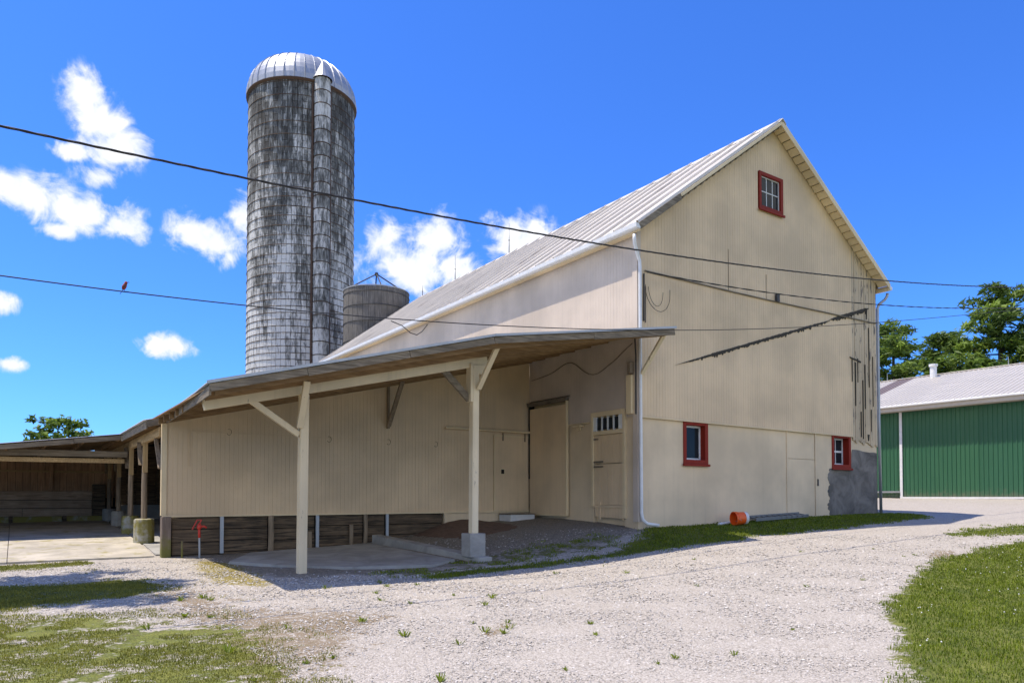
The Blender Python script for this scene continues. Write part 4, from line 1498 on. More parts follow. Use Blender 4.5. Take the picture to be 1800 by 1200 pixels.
# back wall boards
k = 0
for x in np.arange(-9.3, -0.1, 0.31):
    mb = MB()
    mb.box(x, x + 0.30, 16.0 + rk.uniform(0, .02), 16.04, 0.6, shed_z(x, 0) - 0.2)
    mb.build('board', M['wood_dark_x'], shed)
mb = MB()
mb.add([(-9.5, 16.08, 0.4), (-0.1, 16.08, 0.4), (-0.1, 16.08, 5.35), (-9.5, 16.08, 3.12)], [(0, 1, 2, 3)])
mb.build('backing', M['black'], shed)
mb = MB()
mb.box(-9.3, -0.2, 15.5, 15.72, 0.6, 1.25)
mb.build('back_curb', M['concrete'], shed)

# ------------------------------------------------------------------ cattle shed at the left
cat = thing('cattle_shed', 'low brown plank cattle shed with open front at the left edge', 'shed', (-13.5, 15, 0.6))


def cz(x, y): return 3.21 + 0.135 * (x + 9.6) - 0.004 * (y - 8.8)


y = 8.75
while y < 15.6:
    corr_sheet(y, y + 0.70, cz, lambda yy: -20.0, -9.72 if y > 9.0 else -9.62, (), parent=cat)
    y += 0.70
for (a, b) in ((-20, -15.4), (-15.4, -12.7), (-12.7, -11.0), (-11.0, -9.7)):
    mb = MB()
    mb.bar((a, 8.78, cz(a, 8.8) - 0.08), (b - .006, 8.78, cz(b, 8.8) - 0.08 + rk.uniform(-.01, .01)), 0.03, 0.12)
    mb.build('fascia_board', M['wood_grey_x'], cat, bevel=0.004)
for x in np.arange(-19.6, -9.8, 0.8):
    mb = MB()
    mb.bar((x, 8.85, cz(x, 8.8) - 0.09), (x, 15.4, cz(x, 15.4) - 0.09), 0.045, 0.13)
    mb.build('rafter', M['wood_brown_y'], cat)
for y in np.arange(9.0, 15.5, 0.42):
    mb = MB()
    mb.bar((-20, y, cz(-20, y) - 0.022), (-9.75, y, cz(-9.75, y) - 0.022), 0.30, 0.02)
    mb.build('sheathing_board', M['wood_brown_x'], cat)
mb = MB(); mb.bar((-20, 9.2, 2.59), (-9.75, 9.2, 2.66), 0.06, 0.16); mb.build('front_beam', M['wood_grey_x'], cat, bevel=0.006)
mb = MB(); mb.bar((-20, 9.34, 2.44), (-9.80, 9.34, 2.49), 0.05, 0.12); mb.build('front_beam', M['wood_tan_y'], cat, bevel=0.006)
YB = 15.3
# long planks of the lower back wall
z = 1.72
for k, h in enumerate((0.29, 0.27, 0.27)):
    x = -20.0
    while x < -9.8:
        xe = min(-9.75, x + rk.choice([3.1, 3.7, 4.3]))
        mb = MB()
        mb.box(x + .004, xe - .004, YB + rk.uniform(-.01, .01), YB + 0.06, z - h + 0.014, z)
        mb.build('plank', M['wood_barn_x'], cat, bevel=0.008)
        x = xe
    z -= h
# vertical boards above
x = -20.0
while x < -9.5:
    mb = MB()
    mb.box(x + .004, x + 0.196, YB + 0.10 + rk.uniform(-.006, .006), YB + 0.13, 1.5, 2.78)
    mb.build('board', M['wood_barn_z'], cat)
    x += 0.20
mb = MB(); mb.box(-20, -9.45, YB + 0.03, YB + 0.08, 2.33, 2.39); mb.build('girt', M['wood_tan_y'], cat)
for x in (-16.6, -13.9, -11.24, -9.52, -9.35):
    mb = MB(); mb.box(x - 0.05, x + 0.05, YB - 0.02, YB + 0.085, 1.735 if x < -9.6 else 1.2, 2.8); mb.build('wall_post', M['wood_barn_z'], cat, bevel=0.006)
# sill timbers at the floor
for (a, b) in ((-20, -15.0), (-14.8, -12.35), (-12.25, -10.95), (-10.82, -9.7)):
    mb = MB(); mb.box(a, b, YB - 0.6, YB - 0.42, 0.72, 0.92); mb.build('sill_timber', M['concrete_moss'], cat, bevel=0.015)
for x in (-14.9, -12.3, -10.88):
    mb = MB(); mb.box(x - 0.05, x + 0.05, YB - 0.62, YB - 0.40, 0.70, 0.93); mb.build('sill_block', M['wood_dark_x'], cat)
mb = MB(); mb.box(-10.1, -9.72, YB - 0.35, YB - 0.1, 0.74, 1.95); mb.build('feed_bin', M['wood_dark_x'], cat, bevel=0.02)
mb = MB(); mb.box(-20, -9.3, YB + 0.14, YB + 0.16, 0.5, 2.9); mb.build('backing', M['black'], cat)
for x in (-19.9, -15.0):
    mb = MB(); mb.tube([(x, 9.28, 0.3), (x, 9.28, 2.55)], 0.09, 8); mb.build('post', M['wood_grey_z'], cat)

# ------------------------------------------------------------------ silo
SX, SY = 1.98, 30.85
SR, SH, SB = 3.12, 25.4, 0.9
silo = thing('silo', 'tall weathered concrete stave silo with domed metal roof', 'silo', (SX, SY, SB))
NST = 70
SROW = 0.76
DA = 2 * math.pi / NST
rows = int(round((SH - SB) / SROW))


def stave_arrays(a0, a1, z0, z1, r0, r1):
    g = 0.0035
    a0 += g; a1 -= g
    pts = []
    for r in (r0, r1):
        for z in (z0 + 0.012, z1 - 0.012):
            for a in (a0, a1):
                pts.append((r * math.cos(a), r * math.sin(a), z))
    # index: r0: 0..3, r1: 4..7
    b = 0.012
    am, bm = a0 + b / r1 * 1.0, a1 - b / r1 * 1.0
    return pts, [(4, 5, 7, 6), (0, 4, 6, 2), (1, 3, 7, 5), (2, 6, 7, 3), (0, 1, 5, 4)]


# facing direction of the camera seen from the silo
AC = math.atan2(CAM.y - SY, CAM.x - SX)
proto = None
inner, outer = SR - 0.07, SR
cands = []
for k in range(NST):
    for r in range(rows + 1):
        off = SROW * (0.0, 0.5)[k % 2]
        z0 = SB + r * SROW - off
        z1 = min(z0 + SROW, SH)
        z0c = max(z0, SB)
        if z1 - z0c < 0.05: continue
        am = (k + 0.5) * DA
        facing = math.cos(am - AC)
        full = abs((z1 - z0c) - SROW) < 1e-3
        vis = facing > 0.05 and z0c > 9.3
        cands.append((k, r, z0c, z1, facing if (vis and full) else -1))
order = sorted(range(len(cands)), key=lambda i: -cands[i][4])
# the nearest-facing and lowest visible staves become parts
single = set(order[:300])
vsJ, fsJ, tint = [], [], []
pv, pf = stave_arrays(0, DA, 0, SROW, inner, outer)
for i, (k, r, z0, z1, fc) in enumerate(cands):
    if i in single:
        if proto is None:
            mb = MB().add([(x + SX, y_ + SY, z_ + SB) for x, y_, z_ in pv], pf)
            proto = mb.build('stave', M['silo'], silo)
            o = proto
        else:
            o = copy_part(proto, silo)
        o.location = (0, 0, z0 - SB)
        o.rotation_euler = (0, 0, k * DA)
        s = 1.0 + rk.uniform(-.0005, .0005)
        o.scale = (s, s, 1)
    else:
        v, f = stave_arrays(k * DA, (k + 1) * DA, z0, z1, inner, outer + rk.uniform(-.002, .002))
        o0 = len(vsJ)
        vsJ += [(x, y_, z_ - SB) for x, y_, z_ in v]
        fsJ += [tuple(q + o0 for q in ff) for ff in f]
        tint += [rk.random()] * len(f)
st = np_mesh('stave_wall', vsJ, fsJ, M['silo'], silo, tint)
st['kind'] = 'stuff'
mb = MB()
mb.lathe([(SR - 0.06, 0), (SR - 0.06, SH - SB)], (SX, SY, SB), 48)
mb.build('joint_core', M['black'], silo)
# steel hoops, closer together low down
hoop = None
z = 1.3
while z < SH - 0.1:
    if hoop is None:
        mb = MB()
        mb.tube([((SR + 0.012) * math.cos(a) + SX, (SR + 0.012) * math.sin(a) + SY, SB) for a in np.linspace(0, 2 * math.pi, 65)], 0.016, 5, False)
        hoop = mb.build('hoop', M['rust'], silo)
        h = hoop
    else:
        h = copy_part(hoop, silo)
    h.location = (0, 0, z - SB)
    z += 0.38 if z < 13 else (0.55 if z < 19 else 0.76)
# domed roof of metal gores
gp = []
for i in range(13):
    a = math.radians(90) * i / 12
    gp.append((SR * 1.03 * math.cos(a) ** 0.72, 2.45 * math.sin(a) ** 0.95))
NG = 34
gore = None
for k in range(NG):
    if gore is None:
        vs, fs = [], []
        for (r, z) in gp:
            for f, lift in ((0, 0.05), (0.06, 0.0), (0.5, 0.0), (0.94, 0.0), (1, 0.05)):
                a = 2 * math.pi / NG * f
                rr_ = max(r, 0.05) + lift * (1 if r > 0.3 else 0.2)
                vs.append((SX + rr_ * math.cos(a), SY + rr_ * math.sin(a), SH + z + lift * 0.2))
        for i in range(len(gp) - 1):
            for q in range(4):
                fs.append((i * 5 + q, i * 5 + q + 1, (i + 1) * 5 + q + 1, (i + 1) * 5 + q))
        gore = MB().add(vs, fs).build('dome_panel', M['galv'], silo, origin=(SX, SY, SB))
    else:
        copy_part(gore, silo, gore.location, (0, 0, 2 * math.pi / NG * k))
mb = MB(); mb.lathe([(0.6, 2.38), (0.45, 2.5), (0.001, 2.52)], (SX, SY, SH), 20); mb.build('dome_cap', M['galv'], silo, smooth=True)
mb = MB(); mb.lathe([(SR + 0.02, -0.12), (SR + 0.13, -0.02), (SR + 0.13, 0.02), (SR * 1.0, 0.05)], (SX, SY, SH), 48); mb.build('eave_ring', M['rust'], silo)
# unloading chute up the front, with conical hood
CA = AC + math.radians(20)
ccx, ccy = SX + (SR + 0.12) * math.cos(CA), SY + (SR + 0.12) * math.sin(CA)
sec = None
zz = 1.2
while zz < SH - 0.3:
    if sec is None:
        mb = MB()
        mb.lathe([(0.45, 0.02), (0.46, 0.04), (0.46, 0.72), (0.45, 0.74), (0.40, 0.74)], (ccx, ccy, SB), 14)
        sec = mb.build('chute_section', M['chute'], silo, origin=(ccx, ccy, SB))
        s_ = sec
        secl = sec.location.copy()
    else:
        s_ = copy_part(sec, silo)
    s_.location = secl + Vector((0, 0, zz - SB))
    zz += 0.76
mb = MB(); mb.lathe([(0.40, 0), (0.40, SH - 0.6)], (ccx, ccy, 1.0), 14); mb.build('chute_core', M['rust'], silo)
mb = MB(); mb.lathe([(0.56, 0.0), (0.54, 0.05), (0.06, 1.05), (0.001, 1.1)], (ccx, ccy, zz), 16); mb.build('chute_hood', M['galv'], silo, smooth=False)
hb = None
zz = 1.2
while zz < SH - 0.3:
    if hb is None:
        mb = MB(); mb.tube([(ccx + 0.475 * math.cos(a), ccy + 0.475 * math.sin(a), SB) for a in np.linspace(0, 2 * math.pi, 17)], 0.018, 5, False)
        hb = mb.build('chute_band', M['rust'], silo, origin=(ccx, ccy, SB)); h = hb; hl = hb.location.copy()
    else:
        h = copy_part(hb, silo)
    h.location = hl + Vector((0, 0, zz - SB))
    zz += 0.76
for s in (-1, 1):
    aa = CA + s * 0.17
    mb = MB(); mb.tube([(SX + (SR + 0.05) * math.cos(aa), SY + (SR + 0.05) * math.sin(aa), 1.0), (SX + (SR + 0.05) * math.cos(aa), SY + (SR + 0.05) * math.sin(aa), SH - 0.2)], 0.06, 6)
    mb.build('chute_rail', M['rust'], silo)

# ------------------------------------------------------------------ grain bin
NX, NY, NRAD, NZ0, NZ1 = 3.92, 24.06, 1.76, 1.0, 12.57
binn = thing('grain_bin', 'short grey staved bin standing between the silo and the barn roof', 'bin', (NX, NY, NZ0))
NB = 34
sv = None
for k in range(NB):
    if sv is None:
        v, f = stave_arrays(0, 2 * math.pi / NB, NZ0, NZ1, NRAD - 0.06, NRAD)
        sv = MB().add([(x + NX, y_ + NY, z_) for x, y_, z_ in v], f).build('stave', M['bin'], binn)
        o = sv
    else:
        o = copy_part(sv, binn, sv.location)
    o.rotation_euler = (0, 0, k * 2 * math.pi / NB)
    s = 1 + rk.uniform(-.008, .008)
    o.scale = (s, s, 1)
mb = MB(); mb.lathe([(NRAD - 0.05, 0), (NRAD - 0.05, NZ1 - NZ0 - 0.05), (0.0, NZ1 - NZ0 - 0.04)], (NX, NY, NZ0), 34); mb.build('bin_core', M['black'], binn)
for z in (12.32, 11.6, 10.75, 9.75, 8.75, 7.6):
    mb = MB(); mb.tube([(NX + (NRAD + .015) * math.cos(a), NY + (NRAD + .015) * math.sin(a), z) for a in np.linspace(0, 2 * math.pi, 49)], 0.022, 5, False)
    mb.build('hoop', M['steel_dark'], binn)
mb = MB(); mb.lathe([(NRAD - .03, 0.0), (NRAD + .03, 0.0), (NRAD + .03, 0.05), (NRAD - .03, 0.06)], (NX, NY, NZ1), 40); mb.build('rim', M['galv'], binn)
AP = (NX - 0.05, NY - 0.1, NZ1 + 1.08)
for a in (AC + 1.35, AC - 1.2, AC + 0.05, AC + 3.1):
    mb = MB(); mb.tube([(NX + 1.72 * math.cos(a), NY + 1.72 * math.sin(a), NZ1), AP], 0.035, 6); mb.build('hoist_leg', M['steel_dark'], binn)
mb = MB(); mb.lathe([(0.001, -0.12), (0.1, -0.08), (0.1, 0.06), (0.001, 0.1)], AP, 10); mb.build('hoist_head', M['steel_dark'], binn)

# ------------------------------------------------------------------ green machine shed
GXW, GE = 22.2, 5.82
mshed = thing('machine_shed', 'long green ribbed metal machine shed with pale roof beyond the barn', 'shed', (22.2, 3, 1.4))
PWD = 0.92
gprof = [(0, 0)]
for c in np.arange(0.0, 0.90, 0.184):
    gprof += [(c + .02, 0.0), (c + 0.035, 0.03), (c + 0.07, 0.03), (c + 0.085, 0.0), (c + 0.12, 0.006), (c + 0.135, 0.0)]
gprof += [(PWD + .004, 0.0)]
p0 = None
for i in range(-7, 16):
    y0 = i * PWD
    if p0 is None:
        p0 = sheet_mesh(gprof, (GXW, y0, 1.5), (GXW, y0, 5.50), (0, 1, 0), (-1, 0, 0)).build('wall_panel', M['green_metal'], mshed, solid=0.003)
        pl0 = p0.location.copy()
        o = p0
        yb = y0
    else:
        o = copy_part(p0, mshed, pl0 + Vector((0.005 * math.sin(i * 2.3), y0 - yb, 0)))
RGX, RGZ = 28.0, 7.98
def g_roof(x): return GE - 0.02 + (RGZ - GE) * (x - 21.65) / (RGX - 21.65)
nrm = Vector((-(RGZ - GE) / (RGX - 21.65), 0, 1)).normalized()
rprof = [(0, 0)]
for c in (0.0, 0.23, 0.46, 0.69):
    rprof += [(c + .02, 0.0), (c + .035, .028), (c + .065, .028), (c + .08, 0)]
rprof += [(PWD + .004, 0)]
p1 = None
for i in range(-7, 16):
    y0 = i * PWD
    mt = M['roof_shed']
    if p1 is None:
        p1 = sheet_mesh(rprof, (21.65, y0, g_roof(21.65)), (RGX, y0, RGZ), (0, 1, 0), nrm).build('roof_sheet', mt, mshed, solid=0.003)
        rl = p1.location.copy(); yb = y0
    else:
        o = copy_part(p1, mshed, rl + Vector((0, y0 - yb, -0.0015 * (i % 2))))
        if i == 8:
            o.data = p1.data.copy()
            o.data.materials[0] = M['translucent']
            o['label'] = 'dull brown rooflight sheet'
mb = MB()
mb.add([(RGX, -6.5, RGZ), (34.3, -6.5, GE), (34.3, 14.7, GE), (RGX, 14.7, RGZ)], [(0, 1, 2, 3)])
mb.build('rear_roof', M['roof_shed'], mshed, solid=0.02)
mb = MB()
mb.box(RGX - .12, RGX + .12, -6.5, 14.7, RGZ - .01, RGZ + .035)
mb.build('ridge_cap', M['roof_shed'], mshed, bevel=0.01)
mb = MB()
mb.add([(GXW, 14.7, 1.4), (33.8, 14.7, 1.4), (33.8, 14.7, 5.6), (RGX, 14.7, RGZ - .05), (GXW, 14.7, 5.6)], [(4, 3, 2, 1, 0)])
mb.add([(GXW, -6.45, 1.4), (33.8, -6.45, 1.4), (33.8, -6.45, 5.6), (RGX, -6.45, RGZ - .05), (GXW, -6.45, 5.6)], [(0, 1, 2, 3, 4)])
mb.add([(33.8, -6.45, 1.4), (33.8, 14.7, 1.4), (33.8, 14.7, 5.6), (33.8, -6.45, 5.6)], [(0, 1, 2, 3)])
mb.build('end_wall', M['green_metal'], mshed)
mb = MB(); mb.box(21.66, 21.70, -6.5, 14.7, 5.52, 5.79); mb.box(21.70, GXW + .05, -6.5, 14.7, 5.52, 5.545); mb.build('fascia', M['shed_trim'], mshed)
mb = MB(); mb.box(21.56, 21.655, -6.5, 14.7, 5.70, 5.80); mb.build('gutter', M['white_metal'], mshed, bevel=0.02)
mb = MB(); mb.box(GXW - .07, GXW - .035, 5.13, 5.25, 1.46, 5.50); mb.build('door_trim', M['white_metal'], mshed)
mb = MB(); mb.box(GXW - .12, GXW - .035, 5.25, 14.0, 1.72, 1.80); mb.build('bottom_rail', M['galv'], mshed)
mb = MB(); mb.box(GXW - .06, GXW - .034, -6.4, 5.13, 1.44, 1.53); mb.build('bottom_rail', M['white_metal'], mshed)
mb = MB(); mb.box(GXW - .10, GXW + .3, -6.4, 14.6, 1.2, 1.44); mb.build('sill', M['wood_grey_y'], mshed)
mb = MB(); mb.tube([(27.4, 6.15, 7.6), (27.4, 6.15, 8.35)], 0.16, 12); mb.tube([(27.4, 6.15, 8.35), (27.4, 6.15, 8.47)], 0.21, 12); mb.build('vent_pipe', M['white_metal'], mshed)
for y in (8.9, 2.9):
    mb = MB(); mb.tube([(RGX, y, RGZ), (RGX, y, RGZ + 0.45)], [0.02, 0.008], 6); mb.build('lightning_rod', M['galv'], mshed)

# ------------------------------------------------------------------ small things on the ground
# concrete curb below the canopy
mb = MB()
c0, c1 = Vector((-4.95, 3.95, 0)), Vector((-4.50, -0.30, 0))
mb.hexa([(-5.05, 3.95, 0.30), (-4.66, -0.34, 0.14), (-4.34, -0.34, 0.14), (-4.80, 3.95, 0.30)], [(-5.05, 3.95, 0.62), (-4.66, -0.34, 0.35), (-4.34, -0.34, 0.35), (-4.80, 3.95, 0.62)])
tag(mb.build('concrete_curb', M['concrete'], bevel=0.015), 'low concrete curb running from the canopy post back to the wall', 'curb')
# spill of brown soil against the wall
NXm, NYm = 26, 20
V, F = [], []
for i in range(NXm + 1):
    for j in range(NYm + 1):
        u, v = i / NXm, j / NYm
        x, yv = -4.15 + 3.0 * u, 2.3 + 2.02 * v
        h = 0.20 * math.exp(-((u - 0.55) / 0.33) ** 2) * (v ** 0.7) * min(1, 4 * (1 - u), 4 * u) + rk.uniform(-.008, .008)
        V.append((x, yv, gz(x, yv) + h - 0.02))
for i in range(NXm):
    for j in range(NYm):
        a = i * (NYm + 1) + j
        F.append((a, a + NYm + 1, a + NYm + 2, a + 1))
o = np_mesh('soil_heap', V, F, M['dirt_brown'], None, None, True)
tag(o, 'brown soil spilled along the foot of the cream wall', kind='stuff')
# white step crate
mb = MB()
step = thing('step', 'white box step below the small lean-to door', 'step', (-0.75, 3.9, 0.9))
mb = MB(); mb.box(-1.12, -0.32, 3.72, 3.76, 0.84, 1.05); mb.build('riser', M['white'], step, bevel=0.004)
mb = MB(); mb.box(-1.14, -0.30, 3.70, 4.28, 1.05, 1.08); mb.build('tread', M['wood_grey_x'], step, bevel=0.004)
for xs0 in (-1.12, -0.36):
    mb = MB(); mb.box(xs0, xs0 + 0.04, 3.762, 4.28, 0.84, 1.048); mb.build('side', M['white'], step)
# flat rock beside the step
# orange bucket on its side
def build_bucket():
    bz = gz(3.1, -0.5) + 0.18
    b = thing('bucket', 'orange plastic bucket with white band lying on its side by the barn', 'bucket', (3.1, -0.5, bz))
    ax = Vector((-0.93, 0.30, -0.05)).normalized()      # mouth end
    side = ax.cross(Vector((0, 0, 1))).normalized()
    up = side.cross(ax)
    def ring(t, r, n=22):
        t, r = t * 1.02, r * 1.15
        c = Vector((3.1, -0.5, bz)) + ax * t
        return [c + side * r * math.cos(2 * math.pi * k / n) + up * r * math.sin(2 * math.pi * k / n) for k in range(n)]
    def shell(prof):
        mb = MB(); vs = []; n = 22
        for t, r in prof: vs += ring(t, r)
        fs = [(i * n + k, i * n + (k + 1) % n, (i + 1) * n + (k + 1) % n, (i + 1) * n + k) for i in range(len(prof) - 1) for k in range(n)]
        return mb.add(vs, fs)
    mb = shell([(-0.17, 0.001), (-0.17, 0.128), (-0.165, 0.132), (0.10, 0.146), (0.10, 0.153), (0.12, 0.153), (0.12, 0.148), (0.16, 0.149), (0.16, 0.156), (0.185, 0.157), (0.185, 0.146), (-0.15, 0.126), (-0.15, 0.001)])
    mb.build('pail', M['orange'], b, smooth=False)
    shell([(-0.172, 0.001), (-0.172, 0.1365), (-0.09, 0.1425), (-0.09, 0.1380)]).build('band', M['white'], b)
    mb = MB()
    pts = []
    for k in range(13):
        a = math.pi * k / 12
        pts.append(Vector((3.1, -0.5, bz)) + ax * (0.14 - 0.17 * math.sin(a)) + side * 0.18 * math.cos(a) - up * 0.11 * math.sin(a))
    mb.tube(pts, 0.004, 5)
    mb.build('handle', M['galv'], b)
build_bucket()
# aluminium ladder lying along the wall
lad = thing('ladder', 'grey aluminium ladder lying flat along the foot of the gable', 'ladder', (4.9, -0.35, 0.9))
for (yy, dz) in ((-0.12, 0.12), (-0.42, 0.09)):
    mb = MB()
    mb.bar((3.85, yy, gz(3.85, yy) + dz), (6.30, yy + .08, gz(6.3, yy) + dz), 0.03, 0.085)
    mb.build('rail', M['alu'], lad, bevel=0.004)
for i in range(10):
    x = 4.0 + i * 0.245
    mb = MB(); mb.tube([(x, -0.11, gz(x, -.15) + 0.12), (x + .01, -0.41, gz(x, -.42) + 0.09)], 0.016, 7); mb.build('rung', M['alu'], lad)
mb = MB()
mb.tube([(2.55, -0.28, gz(2.5, -.3) + 0.04), (3.3, -0.22, gz(3.3, -.2) + 0.05)], 0.035, 8)
tag(mb.build('pipe', M['white_metal']), 'short white pipe lying behind the orange bucket', 'pipe')
# red yard hydrant
hx, hy = -8.94, 4.05
hz = gz(hx, hy)
hyd = thing('yard_hydrant', 'red yard hydrant on a thin pale pipe by the dark planks', 'hydrant', (hx, hy, hz))
mb = MB(); mb.tube([(hx, hy, hz - .1), (hx - 0.01, hy, hz + 0.5)], 0.021, 8); mb.build('pipe', M['galv'], hyd)
mb = MB(); mb.tube([(hx - .01, hy, hz + 0.42), (hx - .012, hy, hz + 0.64)], 0.026, 8); mb.lathe([(0.001, 0), (0.045, 0.01), (0.05, 0.06), (0.035, 0.11), (0.001, 0.13)], (hx - .012, hy, hz + 0.60), 10)
mb.tube([(hx, hy - .01, hz + 0.655), (hx + .08, hy - .03, hz + 0.665), (hx + .13, hy - .04, hz + 0.63)], 0.022, 8)
mb.build('head', M['red_bright'], hyd, smooth=True)
mb = MB()
mb.bar((hx - .01, hy, hz + 0.72), (hx + .03, hy, hz + 0.80), 0.03, 0.02)
mb.bar((hx + .03, hy, hz + 0.80), (hx - .06, hy - .02, hz + 0.80), 0.028, 0.018)
mb.bar((hx - .06, hy - .02, hz + 0.80), (hx - .16, hy - .04, hz + 0.60), 0.028, 0.018)
mb.build('lever', M['red_bright'], hyd)
mb = MB()
mb.tube([(-9.28, 4.1, gz(-9.28, 4.1) - .05), (-9.28, 4.1, gz(-9.28, 4.1) + .36)], 0.02, 7)
tag(mb.build('pipe_stub', M['wood_moss_z']), 'short mossy pipe stub left of the red hydrant', 'pipe')

# ------------------------------------------------------------------ overhead lines
def cable(name, pts, r, label, n=60, strands=1, tw=0.0):
    P = np.array(pts, float)
    t = np.concatenate([[0], np.cumsum(np.linalg.norm(np.diff(P, axis=0), axis=1))])
    co = [np.polyfit(t, P[:, a], 3 if len(pts) > 4 else 2) for a in range(3)]
    tt = np.linspace(t[0], t[-1], n)
    C = np.stack([np.polyval(c, tt) for c in co], -1)
    mb = MB()
    for s in range(strands):
        if strands > 1:
            ph = 2 * math.pi * s / strands
            q = C + np.stack([0 * tt, np.cos(tt * tw + ph) * r * 1.05, np.sin(tt * tw + ph) * r * 1.05], -1)
        else:
            q = C
        mb.tube([tuple(x) for x in q], r, 6)
    o = mb.build(name, M['cable'], None, smooth=True)
    return tag(o, label, 'cable', 'overhead cables'), co, t


cable('overhead_cable', [(-17, -2.5, 5.72), (-12.41, -2.5, 5.76), (-9.65, -2.5, 5.85), (-4.63, -2.5, 6.09), (-2.44, -2.5, 6.26), (6.63, -2.5, 7.22), (15.17, -2.5, 8.44), (22, -2.5, 9.6)], 0.0085, 'thick twisted black overhead cable, uppermost, crossing the silo and the gable', 220, 3, 7.0)
cable('overhead_cable', [(-17, -1.6, 4.40), (-12.4, -1.6, 4.3), (-11.04, -1.6, 4.29), (-9.48, -1.6, 4.31), (-7.02, -1.6, 4.44), (-0.47, -1.6, 5.20), (7.69, -1.6, 6.41), (13.2, -1.6, 7.48), (17.6, -1.6, 8.22), (24, -1.6, 9.4)], 0.0085, 'thin lowest overhead cable with a bird on it, passing the canopy edge', 120)
cable('overhead_cable', [(0.15, -0.08, 6.92), (0.53, -0.6, 6.77), (3.03, -0.6, 6.86), (10.2, -0.6, 7.53), (20.34, -0.6, 8.94), (26, -0.6, 9.9)], 0.009, 'service cable leaving the upper left corner of the gable', 120, 2, 5.0)
mb = MB()
lp = [(-7.15, -1.6, 4.43), (-6.95, -1.6, 4.38), (-6.80, -1.6, 4.28), (-6.68, -1.6, 4.26), (-6.58, -1.6, 4.33), (-6.48, -1.6, 4.46)]
mb.tube(lp, 0.008, 5)
tag(mb.build('cable_tail', M['cable']), 'small slack loop hanging from the lowest cable', 'cable')

# small reddish bird on the lowest cable
bx_, by_, bz_ = -11.04, -1.6, 4.305
bird = thing('bird', 'small reddish bird perched on the lowest cable', 'bird', (bx_, by_, bz_))
mb = MB()
prof = [(0.001, -0.055), (0.016, -0.045), (0.027, -0.02), (0.029, 0.0), (0.024, 0.025), (0.019, 0.038), (0.021, 0.052), (0.017, 0.066), (0.001, 0.075)]
ax = Vector((0.35, -0.1, 0.93)).normalized()
s1 = ax.orthogonal().normalized(); s2 = ax.cross(s1)
n = 12; vs = []
for r, h in prof:
    c = Vector((bx_, by_, bz_ + 0.055)) + ax * h
    vs += [c + s1 * r * math.cos(2 * math.pi * k / n) + s2 * r * math.sin(2 * math.pi * k / n) for k in range(n)]
mb.add(vs, [(i * n + k, i * n + (k + 1) % n, (i + 1) * n + (k + 1) % n, (i + 1) * n + k) for i in range(len(prof) - 1) for k in range(n)])
mb.build('body', M['bird'], bird, smooth=True)
mb = MB(); mb.bar((bx_ - 0.015, by_, bz_ + 0.01), (bx_ - 0.05, by_, bz_ - 0.055), 0.022, 0.006); mb.build('tail', M['bird_dark'], bird)
mb = MB(); mb.tube([(bx_ + 0.04, by_ - .005, bz_ + 0.118), (bx_ + 0.06, by_ - .008, bz_ + 0.113)], [0.007, 0.001], 6); mb.build('beak', M['bird_dark'], bird)
for s in (-1, 1):
    mb = MB(); mb.tube([(bx_, by_ + 0.008 * s, bz_ + 0.02), (bx_ + .004, by_ + .008 * s, bz_ - 0.004)], 0.002, 4); mb.build('leg', M['bird_dark'], bird)
    mb = MB(); mb.hexa([(bx_ - .02, by_ + .022 * s, bz_ + .03), (bx_ + .012, by_ + .022 * s, bz_ + .06), (bx_ + .012, by_ + .03 * s, bz_ + .06), (bx_ - .02, by_ + .028 * s, bz_ + .03)], [(bx_ - .012, by_ + .022 * s, bz_ + .05), (bx_ + .02, by_ + .022 * s, bz_ + .09), (bx_ + .02, by_ + .027 * s, bz_ + .09), (bx_ - .012, by_ + .028 * s, bz_ + .05)])
    mb.build('wing', M['bird_dark'], bird)


# ------------------------------------------------------------------ trees
def leaf_cloud(centres, radii, per, size, flat, r_, tint_c, wide=0.38):
    """many small leaf faces round clump centres; returns arrays"""
    C = np.repeat(np.asarray(centres, float), per, 0)
    R = np.repeat(np.asarray(radii, float), per, 0)
    T = np.repeat(np.asarray(tint_c, float), per, 0)
    n = len(C)
    d = r_.standard_normal((n, 3))
    d /= np.linalg.norm(d, axis=1, keepdims=True)
    rad = r_.random((n, 1)) ** 0.45
    p = C + d * rad * R[:, None] * np.array([1, 1, flat])
    u = r_.standard_normal((n, 3)); u[:, 2] *= 0.6
    u /= np.linalg.norm(u, axis=1, keepdims=True)
    w = np.cross(u, r_.standard_normal((n, 3)))
    w /= np.linalg.norm(w, axis=1, keepdims=True) + 1e-9
    s = size * (0.6 + 0.8 * r_.random((n, 1)))
    q = np.stack([p - u * s, p + w * s * wide, p + u * s, p - w * s * wide], 1).reshape(-1, 3)
    F = np.arange(4 * n).reshape(n, 4)
    tint = np.clip(T + 0.22 * r_.standard_normal(n) + 0.12 * d[:, 2], 0, 1)
    return q, F, tint


